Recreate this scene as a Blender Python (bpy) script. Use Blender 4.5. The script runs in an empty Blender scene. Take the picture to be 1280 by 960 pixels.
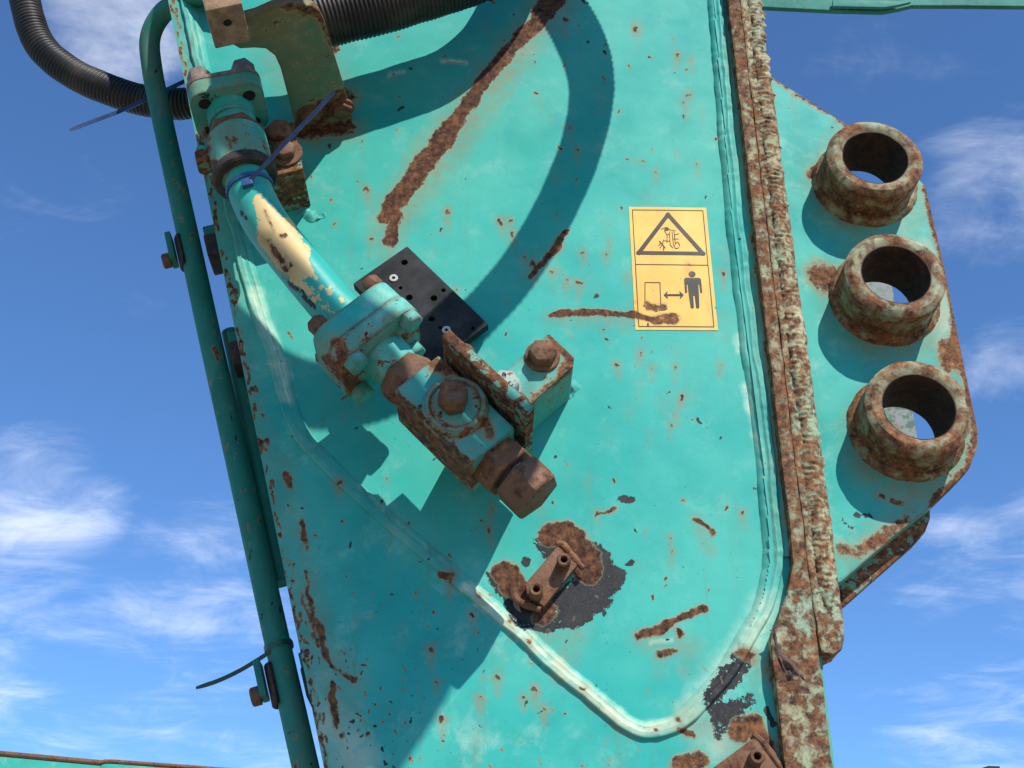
import bpy, bmesh, math, random
import numpy as np
from mathutils import Vector, Matrix

random.seed(7)
rng = np.random.default_rng(11)
scene = bpy.context.scene
COL = scene.collection

# ------------------------------------------------------------------ camera
FPX, YAW, PIT, ROLL, DIST, CAMZ = 1579.1, 0.0099, 0.5096, -0.007, 1.305, 1.6
FW = Vector((math.sin(YAW) * math.cos(PIT), math.cos(YAW) * math.cos(PIT), math.sin(PIT)))
R0 = Vector((math.cos(YAW), -math.sin(YAW), 0)); U0 = R0.cross(FW)
RT = R0 * math.cos(ROLL) - U0 * math.sin(ROLL)
UP = R0 * math.sin(ROLL) + U0 * math.cos(ROLL)
CAMP = Vector((0, -DIST, CAMZ))
cam = bpy.data.cameras.new('camera')
cam.lens = 36 * FPX / 1280; cam.sensor_width = 36; cam.clip_start = 0.02; cam.clip_end = 5000
camo = bpy.data.objects.new('camera', cam); COL.objects.link(camo)
camo.matrix_world = Matrix(((RT.x, UP.x, -FW.x, CAMP.x), (RT.y, UP.y, -FW.y, CAMP.y), (RT.z, UP.z, -FW.z, CAMP.z), (0, 0, 0, 1)))
scene.camera = camo

# ------------------------------------------------------------------ light
SUN = Vector((0.54, -1.0, 1.18)).normalized()
world = bpy.data.worlds.new('World'); scene.world = world; world.use_nodes = True
sun = bpy.data.lights.new('sun', 'SUN'); sun.energy = 4.7; sun.angle = math.radians(0.53); sun.color = (1.0, 0.95, 0.87)
suno = bpy.data.objects.new('sun', sun); COL.objects.link(suno)
suno.rotation_euler = SUN.to_track_quat('Z', 'Y').to_euler(); suno.location = (3, -8, 8)
vs = scene.view_settings
vs.view_transform = 'Standard'; vs.look = 'None'; vs.gamma = 1; vs.exposure = 0.28; vs.use_curve_mapping = False
SKY_STRENGTH = 0.147


class NT:
    """small helper to write node trees"""
    def __init__(s, tree):
        s.t = tree; s.n = tree.nodes; s.l = tree.links

    def node(s, typ, **kw):
        n = s.n.new(typ)
        for k, v in kw.items(): setattr(n, k, v)
        return n

    def put(s, sock, v):
        if isinstance(v, bpy.types.NodeSocket): s.l.new(v, sock)
        elif isinstance(v, (tuple, list)) and len(v) == 3 and sock.type == 'RGBA': sock.default_value = (*v, 1)
        else: sock.default_value = v

    def math(s, op, a, b=0.0, c=None, clamp=False):
        n = s.node('ShaderNodeMath', operation=op, use_clamp=clamp)
        s.put(n.inputs[0], a); s.put(n.inputs[1], b)
        if c is not None: s.put(n.inputs[2], c)
        return n.outputs[0]

    def ramp(s, v, a, b, c=0.0, d=1.0, smooth=True):
        n = s.node('ShaderNodeMapRange', interpolation_type='SMOOTHSTEP' if smooth else 'LINEAR')
        for i, q in enumerate((v, a, b, c, d)): s.put(n.inputs[i], q)
        return n.outputs[0]

    def noise(s, vec, scale, detail=5.0, rough=0.6, dist=0.0, col=False):
        n = s.node('ShaderNodeTexNoise')
        if vec is not None: s.l.new(vec, n.inputs['Vector'])
        n.inputs['Scale'].default_value = scale; n.inputs['Detail'].default_value = detail
        n.inputs['Roughness'].default_value = rough; n.inputs['Distortion'].default_value = dist
        return n.outputs['Color' if col else 'Fac']

    def mix(s, f, a, b, mode='MIX'):
        n = s.node('ShaderNodeMix', data_type='RGBA', blend_type=mode)
        s.put(n.inputs['Factor'], f)
        s.put(n.inputs[6], a); s.put(n.inputs[7], b)
        return n.outputs[2]

    def vmath(s, op, a, b=(0, 0, 0), scale=None):
        n = s.node('ShaderNodeVectorMath', operation=op)
        s.put(n.inputs[0], a)
        if op != 'SCALE': s.put(n.inputs[1], b)
        if scale is not None: s.put(n.inputs['Scale'], scale)
        return n.outputs['Value' if op in ('DOT_PRODUCT', 'LENGTH', 'DISTANCE') else 'Vector']


def ray(px, py):
    return (FW * FPX + RT * (px - 640) - UP * (py - 480)).normalized()


# ---- sky with thin cirrus
w = NT(world.node_tree); w.n.clear()
sky = w.node('ShaderNodeTexSky', sky_type='NISHITA')
sky.sun_disc = False; sky.sun_elevation = math.asin(SUN.z); sky.sun_rotation = math.atan2(SUN.x, SUN.y)
sky.altitude = 300; sky.air_density = 0.85; sky.dust_density = 0.0; sky.ozone_density = 5.0
tc = w.node('ShaderNodeTexCoord'); D = tc.outputs['Generated']
sx = w.node('ShaderNodeSeparateXYZ'); w.l.new(D, sx.inputs[0])
zz = w.math('ADD', w.math('MAXIMUM', sx.outputs[2], 0.0), 0.12)
cb = w.node('ShaderNodeCombineXYZ')
w.put(cb.inputs[0], w.math('DIVIDE', sx.outputs[0], zz)); w.put(cb.inputs[1], w.math('DIVIDE', sx.outputs[1], zz))
cloudv = cb.outputs[0]
mp = w.node('ShaderNodeMapping'); w.l.new(cloudv, mp.inputs[0])
mp.inputs['Rotation'].default_value = (0, 0, math.radians(115)); mp.inputs['Scale'].default_value = (1.0, 2.6, 1)
n_a = w.noise(mp.outputs[0], 2.2, 6, 0.62, 0.6)
n_b = w.noise(cloudv, 5.5, 6, 0.65, 0.9)
n_c = w.noise(cloudv, 0.9, 2, 0.55)
tex = w.math('ADD', w.math('MULTIPLY', n_a, 0.55), w.math('MULTIPLY', n_b, 0.45))
cov = w.ramp(n_c, 0.5, 0.85, 0.0, 0.10)                       # general thin cover over the whole sky
for px, py, rad, amt in ((60, 890, 7, .15), (40, 640, 5, .25), (60, 760, 7, .10), (150, 30, 4.5, .24), (270, 690, 3.5, .16), (240, 760, 6, .13), (1250, 235, 4.5, .17), (1200, 715, 4, .15), (1260, 930, 6, .15),
                         (1265, 460, 3, .13), (-300, 800, 16, .2), (1600, 800, 14, .25), (200, 1150, 14, .16)):
    d = ray(px, py)
    dt = w.vmath('DOT_PRODUCT', D, tuple(d))
    cov = w.math('MAXIMUM', cov, w.ramp(dt, math.cos(math.radians(rad)), math.cos(math.radians(rad * .25)), 0.0, amt))
cl = w.ramp(w.math('ADD', tex, cov), 0.56, 1.12, 0.0, 0.85)
skyc = w.mix(1.0, sky.outputs[0], (.74, .98, 1.16), 'MULTIPLY')
cloudcol = w.mix(1.0, (7.6, 7.9, 8.6), (1, 1, 1), 'MULTIPLY')
bgc = w.mix(cl, skyc, cloudcol)
bg = w.node('ShaderNodeBackground'); w.l.new(bgc, bg.inputs[0]); bg.inputs[1].default_value = SKY_STRENGTH
wo = w.node('ShaderNodeOutputWorld'); w.l.new(bg.outputs[0], wo.inputs[0])


# ------------------------------------------------------------------ geometry helpers
def at(px, py, wq=0.0):
    """point on the plane that stands wq metres proud of the arm's side plate"""
    d = ray(px, py); k = (-wq - CAMP.y) / d.y
    return CAMP + d * k


def to_px(P):
    d = P - np.array(CAMP)
    X = d @ np.array(RT); Y = d @ np.array(UP); Z = d @ np.array(FW)
    Z = np.where(Z < 0.05, 0.05, Z)
    return np.stack([640 + FPX * X / Z, 480 - FPX * Y / Z], -1)


def h2(ix, iy, s=0):
    v = np.sin(ix * 127.1 + iy * 311.7 + s * 74.7) * 43758.5453
    return v - np.floor(v)


def vnoise(x, y, s=0):
    ix, iy = np.floor(x), np.floor(y); fx, fy = x - ix, y - iy
    fx = fx * fx * (3 - 2 * fx); fy = fy * fy * (3 - 2 * fy)
    a, b, c, d = h2(ix, iy, s), h2(ix + 1, iy, s), h2(ix, iy + 1, s), h2(ix + 1, iy + 1, s)
    return (a + (b - a) * fx) * (1 - fy) + (c + (d - c) * fx) * fy


def fbm(x, y, s=0, o=4):
    t = 0; a = .5
    for i in range(o):
        t = t + a * vnoise(x, y, s + i * 13); x = x * 2.03; y = y * 2.03; a *= .5
    return t


# ---- wear marks: strokes in (photo) pixels, laid onto the real surfaces as attributes
RUST, STAIN, DARK, CHALK = 0, 1, 2, 3
STROKES = []


def stroke(ch, pts, soft=4.0, gain=1.0):
    STROKES.append((ch, np.array(pts, float), soft, gain))


def wear_fields(px):
    out = np.zeros((len(px), 4))
    px = px + np.stack([(fbm(px[:, 0] / 13, px[:, 1] / 13, 21, 5) - .47) * 11, (fbm(px[:, 0] / 13, px[:, 1] / 13, 57, 5) - .47) * 11], -1)
    for ch, pts, soft, gain in STROKES:
        rmax = pts[:, 2].max() + soft * 2
        lo = pts[:, :2].min(0) - rmax; hi = pts[:, :2].max(0) + rmax
        m = np.where((px[:, 0] > lo[0]) & (px[:, 0] < hi[0]) & (px[:, 1] > lo[1]) & (px[:, 1] < hi[1]))[0]
        if len(m) == 0: continue
        q = px[m]; best = np.full(len(m), -1e9)
        segs = [(pts[0], pts[0])] if len(pts) == 1 else list(zip(pts[:-1], pts[1:]))
        for a, b in segs:
            ab = b[:2] - a[:2]; L = ab @ ab
            t = np.zeros(len(m)) if L < 1e-9 else np.clip(((q - a[:2]) @ ab) / L, 0, 1)
            d = np.hypot(*(q - a[:2] - t[:, None] * ab).T)
            best = np.maximum(best, a[2] + (b[2] - a[2]) * t - d)
        out[m, ch] = np.maximum(out[m, ch], np.clip(.5 + best / (2 * soft), 0, 1) * gain)
    return out


class MB:
    def __init__(s): s.v = []; s.f = []

    def add(s, vs_, fs):
        o = len(s.v); s.v += [Vector(q) for q in vs_]; s.f += [tuple(i + o for i in f) for f in fs]

    def prism(s, poly, off):
        n = len(poly); off = Vector(off)
        a = [Vector(p) for p in poly]; b = [p + off for p in a]
        s.add(a + b, [tuple(range(n)), tuple(range(2 * n - 1, n - 1, -1))] + [(i, i + n, (i + 1) % n + n, (i + 1) % n) for i in range(n)])
        return s

    def box(s, c, ex, ey, ez):
        c, ex, ey, ez = Vector(c), Vector(ex), Vector(ey), Vector(ez)
        s.prism([c - ex - ey - ez, c + ex - ey - ez, c + ex + ey - ez, c - ex + ey - ez], ez * 2); return s

    def lathe(s, p, ax, prof, n=40, caps=True, closed=False, rot=0.0, x=None):
        p = Vector(p); ax = Vector(ax).normalized()
        x = (Vector(x) - ax * Vector(x).dot(ax)).normalized() if x is not None else ax.orthogonal().normalized()
        y = ax.cross(x); vs_ = []; fs = []
        for t, r in prof:
            for k in range(n):
                a = 2 * math.pi * k / n + rot
                vs_.append(p + ax * t + (x * math.cos(a) + y * math.sin(a)) * r)
        m = len(prof)
        for i in range(m if closed else m - 1):
            j = (i + 1) % m
            for k in range(n):
                fs.append((i * n + k, i * n + (k + 1) % n, j * n + (k + 1) % n, j * n + k))
        if caps and not closed:
            fs.append(tuple(range(n - 1, -1, -1))); fs.append(tuple(range((m - 1) * n, m * n)))
        s.add(vs_, fs); return s

    def hex(s, p, ax, r, h, ch=0.0015, rot=0.0, x=None):
        return s.lathe(p, ax, [(0, r), (h - ch, r), (h, r - ch * 1.6)], 6, rot=rot, x=x)

    def sweep(s, path, rad, n=16, caps=True):
        path = [Vector(q) for q in path]; m = len(path)
        rr = rad if isinstance(rad, (list, np.ndarray)) else [rad] * m
        T = [(path[min(i + 1, m - 1)] - path[max(i - 1, 0)]).normalized() for i in range(m)]
        x = T[0].orthogonal().normalized(); vs_ = []; fs = []
        for i in range(m):
            x = (x - T[i] * x.dot(T[i])).normalized(); y = T[i].cross(x)
            for k in range(n):
                a = 2 * math.pi * k / n
                vs_.append(path[i] + (x * math.cos(a) + y * math.sin(a)) * rr[i])
        for i in range(m - 1):
            for k in range(n):
                fs.append((i * n + k, i * n + (k + 1) % n, (i + 1) * n + (k + 1) % n, (i + 1) * n + k))
        if caps:
            fs.append(tuple(range(n - 1, -1, -1))); fs.append(tuple(range((m - 1) * n, m * n)))
        s.add(vs_, fs); return s

    def build(s, name, mat, parent=None, bevel=0.0, seg=2, grid=0.0, wear=False, angle=32, jit=0.0, cut=None):
        me = bpy.data.meshes.new(name)
        org = Vector(parent.location) if parent is not None else Vector((0, 0, 0))
        if parent is not None and parent.parent is not None: org = org + Vector(parent.parent.location)
        bm = bmesh.new()
        vs_ = [bm.verts.new(q) for q in s.v]
        for f in s.f:
            try: bm.faces.new([vs_[i] for i in f])
            except ValueError: pass
        bmesh.ops.recalc_face_normals(bm, faces=bm.faces)
        if bevel:
            es = [e for e in bm.edges if len(e.link_faces) == 2 and e.calc_face_angle(0) > math.radians(28)]
            bmesh.ops.bevel(bm, geom=es, offset=bevel, segments=seg, affect='EDGES', profile=.6, clamp_overlap=True)
        if cut:
            me2 = bpy.data.meshes.new('t'); bm.to_mesh(me2); bm.free()
            bm = bool_cut(me2, cut)
        if grid:
            for ax in range(3):
                co = [q.co[ax] for q in bm.verts]; lo, hi = min(co), max(co)
                k = lo + grid * .63
                while k < hi:
                    pc = [0, 0, 0]; pc[ax] = k; no = [0, 0, 0]; no[ax] = 1
                    bmesh.ops.bisect_plane(bm, geom=bm.verts[:] + bm.edges[:] + bm.faces[:], dist=1e-6, plane_co=pc, plane_no=no)
                    k += grid
        if jit:
            P = np.array([q.co for q in bm.verts])
            for i, q in enumerate(bm.verts):
                x, y, z = q.co
                q.co += Vector((float(fbm(z * 60, y * 60, 3)) - .45, float(fbm(x * 60, z * 60, 5)) - .45, float(fbm(x * 60, y * 60, 9)) - .45)) * jit
        if wear:
            P = np.array([q.co for q in bm.verts]); wf = wear_fields(to_px(P))
        for q in bm.verts: q.co -= org
        bm.to_mesh(me); bm.free()
        for p in me.polygons: p.use_smooth = True
        me.set_sharp_from_angle(angle=math.radians(angle))
        put_wear(me, wf if wear else np.zeros((len(me.vertices), 4)))
        return link(name, me, mat, parent)


class marks:
    """use another set of wear strokes while building one part"""
    def __init__(s, lst): s.lst = lst
    def __enter__(s): s.keep = STROKES[:]; STROKES[:] = [(c_, np.array(p_, float), a_, b_) for c_, p_, a_, b_ in s.lst]
    def __exit__(s, *q): STROKES[:] = s.keep


def put_wear(me, wf):
    a = me.attributes.new('wear', 'FLOAT_COLOR', 'POINT')
    a.data.foreach_set('color', wf.astype(np.float32).ravel())


def link(name, me, mat, parent=None):
    o = bpy.data.objects.new(name, me); COL.objects.link(o)
    if mat is not None: me.materials.append(mat)
    if parent is not None: o.parent = parent
    return o


def bool_cut(me, cutters):
    o = bpy.data.objects.new('t', me); COL.objects.link(o); tmp = []
    for c in cutters:
        cm = bpy.data.meshes.new('c'); b = bmesh.new()
        vv = [b.verts.new(q) for q in c.v]
        for f in c.f: b.faces.new([vv[i] for i in f])
        bmesh.ops.recalc_face_normals(b, faces=b.faces); b.to_mesh(cm); b.free()
        co = bpy.data.objects.new('c', cm); COL.objects.link(co); tmp.append(co)
        m = o.modifiers.new('b', 'BOOLEAN'); m.operation = 'DIFFERENCE'; m.object = co; m.solver = 'EXACT'
    dg = bpy.context.evaluated_depsgraph_get(); dg.update()
    ev = o.evaluated_get(dg); bm = bmesh.new(); bm.from_mesh(ev.to_mesh()); ev.to_mesh_clear()
    for c in tmp:
        m_ = c.data; bpy.data.objects.remove(c); bpy.data.meshes.remove(m_)
    bpy.data.objects.remove(o); bpy.data.meshes.remove(me)
    return bm


def thing(name, label, cat, loc, group=None):
    o = bpy.data.objects.new(name, None); COL.objects.link(o)
    o.location = loc; o['label'] = label; o['category'] = cat; o.empty_display_size = .05
    if group: o['group'] = group
    return o


def tag(o, label, cat, group=None):
    o['label'] = label; o['category'] = cat
    if group: o['group'] = group
    return o


def smooth_path(pts, step=0.004):
    """Catmull-Rom through points (any dimension)"""
    P = np.array([list(p) for p in pts], float)
    P = np.vstack([2 * P[0] - P[1], P, 2 * P[-1] - P[-2]]); out = []
    for i in range(1, len(P) - 2):
        n = max(2, int(np.linalg.norm((P[i + 1] - P[i])[:3]) / step))
        for k in range(n):
            t = k / n
            out.append(.5 * (2 * P[i] + (P[i + 1] - P[i - 1]) * t + (2 * P[i - 1] - 5 * P[i] + 4 * P[i + 1] - P[i + 2]) * t * t + (3 * P[i] - P[i - 1] - 3 * P[i + 1] + P[i + 2]) * t ** 3))
    out.append(P[-2]); return np.array(out)


# ------------------------------------------------------------------ materials
RUST_D, RUST_M, RUST_O, RUST_T = (.030, .014, .010), (.105, .046, .025), (.25, .11, .045), (.47, .33, .19)
TEAL, TEAL2 = (.018, .345, .298), (.058, .408, .330)


def worn(name, paint=TEAL, paint2=TEAL2, chips=.74, edge=.5, rough=.58, rust_bias=0.0, dirt=.35, chalk=(.62, .72, .55), rim=(.40, .40, .24), chip_scale=55, use_attr=True, bump=.5, bev=.004, metal=None, hard_chalk=False, spec=.22, soft=.022):
    m = bpy.data.materials.new(name); m.use_nodes = True
    t = NT(m.node_tree); t.n.clear()
    geo = t.node('ShaderNodeNewGeometry'); P = geo.outputs['Position']
    big = t.noise(P, 6, 3, .6); mid = t.noise(P, chip_scale, 5, .68, .3); fine = t.noise(P, 430, 2, .6)
    mid2 = t.noise(P, 22, 4, .65, .4)
    warp = t.noise(P, 190, 5, .72)
    field = t.math('ADD', t.math('MULTIPLY', mid, .72), t.math('MULTIPLY', mid2, .28))
    mask = t.ramp(field, chips, chips + soft)
    rimm = t.ramp(field, chips - .035, chips - .005)
    at_ = t.node('ShaderNodeAttribute', attribute_name='wear')
    sep = t.node('ShaderNodeSeparateColor'); t.l.new(at_.outputs['Color'], sep.inputs[0])
    nn = t.math('ADD', t.math('MULTIPLY', t.math('ADD', t.math('MULTIPLY', warp, .55), t.math('MULTIPLY', mid, .45)), 5.0), -1.5, clamp=False)   # about 0.2..1.8
    ra = t.math('MULTIPLY', sep.outputs[0], t.math('ADD', t.math('MULTIPLY', nn, .62), .36))
    mask = t.math('MAXIMUM', mask, t.ramp(ra, .35, .66))
    rimm = t.math('MAXIMUM', rimm, t.ramp(ra, .30, .44))
    stain = t.math('MULTIPLY', sep.outputs[1], t.ramp(mid, .3, .62, .25, 1.0))
    stain = t.math('MAXIMUM', stain, t.math('MULTIPLY', t.ramp(sep.outputs[0], .02, .5), .75))
    dk = t.ramp(t.math('MULTIPLY', sep.outputs[2], nn), .44, .52)
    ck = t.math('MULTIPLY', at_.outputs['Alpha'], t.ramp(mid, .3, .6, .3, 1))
    if hard_chalk: ck = t.ramp(t.math('MULTIPLY', at_.outputs['Alpha'], nn), .46, .50, 0, 1.15)
    mask0 = mask
    if edge > 0:
        bv = t.node('ShaderNodeBevel', samples=3); bv.inputs['Radius'].default_value = bev
        dt = t.vmath('DOT_PRODUCT', bv.outputs[0], geo.outputs['Normal'])
        e = t.ramp(t.math('SUBTRACT', 1.0, dt), .01, .16)
        ef = t.math('MULTIPLY', e, t.ramp(t.math('ADD', t.math('MULTIPLY', warp, .5), t.math('MULTIPLY', mid2, .5)), .62 - .3 * edge, .70 - .3 * edge))
        mask = t.math('MAXIMUM', mask, ef)
    # paint
    pc = t.mix(t.ramp(big, .3, .72), paint, paint2)
    pc = t.mix(t.math('MULTIPLY', t.ramp(mid2, .42, .74), dirt * .55), pc, tuple(c * .55 for c in paint))
    pc = t.mix(t.math('MULTIPLY', t.ramp(t.noise(P, 19, 5, .72, .2), .5, .8), dirt * .6), pc, chalk)
    mpp = t.node('ShaderNodeMapping'); t.l.new(P, mpp.inputs[0]); mpp.inputs['Scale'].default_value = (55, 55, 4)
    drip = t.noise(mpp.outputs[0], 1.0, 3, .6)
    pc = t.mix(t.math('MULTIPLY', t.ramp(drip, .52, .74), dirt * .9), pc, (.10, .24, .17))
    speck = t.ramp(t.noise(P, 260, 2, .55), .70, .73)
    pc = t.mix(t.math('MULTIPLY', speck, .75), pc, (.06, .06, .045))
    if True:
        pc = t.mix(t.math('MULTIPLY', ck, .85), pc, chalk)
        pc = t.mix(t.math('MULTIPLY', stain, .66), pc, t.mix(mid2, (.30, .15, .04), (.23, .19, .075)))
        pc = t.mix(dk, pc, t.mix(t.ramp(t.math('ADD', t.math('MULTIPLY', fine, .5), t.math('MULTIPLY', mid, .5)), .38, .66), (.016, .016, .018), (.040, .038, .038)))
    pc = t.mix(t.math('MULTIPLY', rimm, .28), pc, rim)
    # rust
    rn = t.math('ADD', t.math('MULTIPLY', t.noise(P, 115, 5, .7), .75), t.math('MULTIPLY', mid2, .25))
    cr = t.node('ShaderNodeValToRGB'); t.put(cr.inputs[0], t.math('ADD', rn, rust_bias)); E = cr.color_ramp.elements
    E[0].position = .35; E[0].color = (*RUST_D, 1); E[1].position = .74; E[1].color = (*RUST_T, 1)
    for p_, c_ in ((.46, RUST_M), (.60, RUST_O)):
        q = E.new(p_); q.color = (*c_, 1)
    rc = cr.outputs[0]
    if metal: rc = t.mix(t.ramp(mid, .45, .55), rc, metal)
    col = t.mix(mask, pc, rc)
    b = t.node('ShaderNodeBsdfPrincipled')
    t.put(b.inputs['Base Color'], col)
    rgh = t.math('ADD', t.ramp(mask, 0, 1, rough, .86, False), t.math('MULTIPLY', t.math('SUBTRACT', mid2, .5), .25))
    t.put(b.inputs['Roughness'], rgh); b.inputs['Specular IOR Level'].default_value = spec
    hgt = t.math('ADD', t.math('MULTIPLY', mask0, -.45), t.math('MULTIPLY', t.math('MULTIPLY', rn, mask0), .9))
    hgt = t.math('ADD', hgt, t.math('MULTIPLY', warp, .10))
    hgt = t.math('ADD', hgt, t.math('MULTIPLY', rimm, .12))
    bp = t.node('ShaderNodeBump'); bp.inputs['Strength'].default_value = bump; bp.inputs['Distance'].default_value = .0022
    t.put(bp.inputs['Height'], hgt); t.l.new(bp.outputs[0], b.inputs['Normal'])
    o = t.node('ShaderNodeOutputMaterial'); t.l.new(b.outputs[0], o.inputs[0])
    return m


def plain(name, col, col2=None, rough=.6, scale=60, bump=.15, spec=.4):
    m = bpy.data.materials.new(name); m.use_nodes = True
    t = NT(m.node_tree); t.n.clear()
    geo = t.node('ShaderNodeNewGeometry'); P = geo.outputs['Position']
    n = t.noise(P, scale, 8, .66, .3); n2 = t.noise(P, scale * 7, 4, .6)
    c = t.mix(t.ramp(n, .38, .66), col, col2 or tuple(min(1, q * 1.5) for q in col))
    b = t.node('ShaderNodeBsdfPrincipled'); t.put(b.inputs['Base Color'], c)
    t.put(b.inputs['Roughness'], t.math('ADD', rough, t.math('MULTIPLY', t.math('SUBTRACT', n, .5), .3)))
    b.inputs['Specular IOR Level'].default_value = spec
    bp = t.node('ShaderNodeBump'); bp.inputs['Strength'].default_value = bump; bp.inputs['Distance'].default_value = .002
    t.put(bp.inputs['Height'], t.math('ADD', n, t.math('MULTIPLY', n2, .4))); t.l.new(bp.outputs[0], b.inputs['Normal'])
    o = t.node('ShaderNodeOutputMaterial'); t.l.new(b.outputs[0], o.inputs[0])
    return m


M_plate = worn('painted_plate', chips=.80, edge=0, dirt=.24, rough=.60, bump=.35, rust_bias=-.065)
M_frame = worn('painted_sheet', chips=.735, edge=0, dirt=.5, rough=.60, rust_bias=-.03)
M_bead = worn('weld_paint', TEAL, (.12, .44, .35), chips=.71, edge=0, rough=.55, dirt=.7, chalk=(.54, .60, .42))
M_strip = worn('rusted_flange', (.10, .34, .26), (.38, .36, .20), chips=.375, edge=.9, rust_bias=-.015, dirt=1.0, chip_scale=70, bump=1.0, bev=.006, soft=.17)
M_stripb = worn('rusted_weld', (.22, .40, .27), (.48, .41, .23), chips=.395, edge=.9, rust_bias=.0, dirt=1.0, chip_scale=110, bump=1.0, bev=.006, soft=.17)
M_lug = worn('painted_lug', chips=.70, edge=1.15, dirt=.45)
M_boss = worn('rusted_boss', (.14, .26, .17), (.33, .28, .16), chips=.36, edge=.5, rust_bias=.01, dirt=1.0, bev=.006, bump=.8, chip_scale=45, soft=.20)
M_part = worn('painted_part', chips=.66, edge=.9, bev=.006, chip_scale=80, dirt=.5, rough=.5)
M_pipe = worn('painted_pipe', chips=.73, edge=.3, dirt=.35, rough=.42, hard_chalk=True, chalk=(.62, .44, .20))
M_rusty = worn('rusty_steel', (.06, .30, .24), (.16, .32, .23), chips=.45, edge=1.0, chip_scale=80, rust_bias=-.01, dirt=.6, bump=.9)
M_rust = worn('brown_rust', (.13, .065, .038), (.21, .115, .065), chips=.46, soft=.15, edge=1.0, rust_bias=-.03, dirt=.3, chalk=(.20, .11, .06), rim=(.2, .1, .05), bump=.9)
M_half = worn('half_rusted', (.03, .36, .31), (.09, .40, .32), chips=.585, edge=1.1, rust_bias=.0, dirt=.6, bump=.8, bev=.009, chip_scale=80)
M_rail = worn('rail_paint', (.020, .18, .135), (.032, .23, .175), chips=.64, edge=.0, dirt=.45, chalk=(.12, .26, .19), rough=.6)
M_block = worn('rusted_block', (.03, .34, .30), (.10, .38, .31), chips=.60, edge=1.0, dirt=.6, bump=.9, bev=.005, chip_scale=75)
M_zinc = worn('zinc_bolt', (.40, .40, .34), (.30, .42, .38), chips=.62, edge=.6, dirt=.5)
M_bracket = worn('bracket_paint', (.05, .19, .14), (.18, .125, .06), chips=.585, chip_scale=70, edge=.7, dirt=.6, rust_bias=-.03, bump=.8)
M_brown = plain('brown_steel', (.20, .12, .075), (.34, .22, .14), .7, 70, .5)
M_bore = plain('rusted_bore_shade', (.022, .012, .008), (.075, .034, .018), .85, 60, .7)  # rust brown, darkened to paint in the shade inside the boss bores
M_torn = plain('torn_steel', (.030, .018, .018), (.13, .075, .055), .75, 75, .8)
M_steel = plain('dull_steel', (.16, .12, .095), (.27, .21, .165), .5, 90, .3)
M_black = plain('black_rubber', (.013, .014, .017), (.045, .044, .043), .75, 14, .3, .2)
M_hose = plain('black_sleeve', (.013, .012, .011), (.048, .038, .030), .5, 16, .25)
M_darkrub = plain('dark_clamp', (.022, .018, .017), (.085, .05, .036), .7, 70, .5)
M_tie = plain('blue_nylon', (.030, .065, .17), (.05, .10, .24), .35, 40, .05)
M_tieg = plain('green_nylon', (.02, .075, .055), (.035, .12, .085), .4, 40, .05)
M_wash = plain('pale_washer', (.42, .40, .36), (.6, .58, .52), .45, 90, .1)
M_void = plain('hole_shade', (.008, .006, .005), (.014, .01, .008), .9, 60, .1)  # near-black discs, painting in the shade of small holes
M_white = worn('peeling_white', (.05, .13, .11), (.09, .12, .11), chips=.50, edge=.6, dirt=1.0, chalk=(.50, .52, .52), chip_scale=60, metal=(.24, .26, .25))
M_ground = plain('dry_gravel', (.20, .16, .115), (.32, .27, .20), .95, 3, .6)

# ------------------------------------------------------------------ wear marks seen on the steel
# long scraped band and the other scrapes on the side plate
stroke(RUST, [(708, -20, 16), (660, 38, 9.5), (612, 92, 9), (572, 150, 10.5), (542, 190, 12), (515, 227, 13), (492, 255, 12), (480, 275, 7)], 5, 1.15)
stroke(RUST, [(498, 258, 6), (488, 300, 8)], 5)
stroke(CHALK, [(536, 205, 3), (508, 240, 4)], 4, .8)
stroke(STAIN, [(708, -20, 26), (620, 95, 24), (540, 200, 28), (485, 280, 24), (486, 320, 10)], 12, .8)
stroke(DARK, [(640, 60, 5), (575, 140, 9), (530, 205, 6)], 6, .72)
stroke(RUST, [(706, 290, 4), (690, 316, 6), (662, 346, 3)], 3)
stroke(STAIN, [(700, 300, 8), (665, 350, 8)], 6, .6)
stroke(RUST, [(690, 394, 3.5), (730, 391, 5), (780, 392, 3.5), (812, 398, 5), (842, 399, 6)], 3)
stroke(STAIN, [(690, 398, 9), (780, 402, 10)], 8, .6)
stroke(RUST, [(808, 381, 4), (828, 383, 3)], 3); stroke(DARK, [(806, 383, 3), (830, 386, 3)], 3, .9)
# bare patch round the lower welded tab
for c in [[(690, 668, 16), (705, 668, 18), (728, 695, 20), (736, 712, 18)], [(630, 715, 15), (640, 730, 16), (655, 740, 14)], [(676, 772, 10), (684, 765, 12)]]:
    stroke(RUST, c, 5)
stroke(DARK, [(682, 682, 14), (700, 690, 20), (735, 700, 24), (762, 724, 18), (738, 742, 28), (712, 760, 26), (690, 770, 22), (660, 765, 22), (640, 742, 14), (622, 722, 10)], 6)
stroke(DARK, [(655, 703, 5), (662, 698, 4)], 4); stroke(DARK, [(618, 722, 3), (610, 716, 2)], 4)
stroke(STAIN, [(680, 790, 10), (720, 790, 12), (700, 835, 8)], 16, .7)
stroke(RUST, [(797, 796, 5), (826, 786, 7), (850, 773, 5), (880, 760, 5)], 4)
stroke(RUST, [(848, 792, 6)], 4); stroke(RUST, [(826, 818, 6), (842, 812, 4)], 5, .85)
stroke(CHALK, [(815, 803, 1.5), (838, 800, 2)], 2.5, .8)
stroke(STAIN, [(800, 800, 8), (866, 808, 8), (860, 835, 6)], 14, .75)
stroke(STAIN, [(824, 820, 7), (825, 845, 4)], 10, .6)
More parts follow.
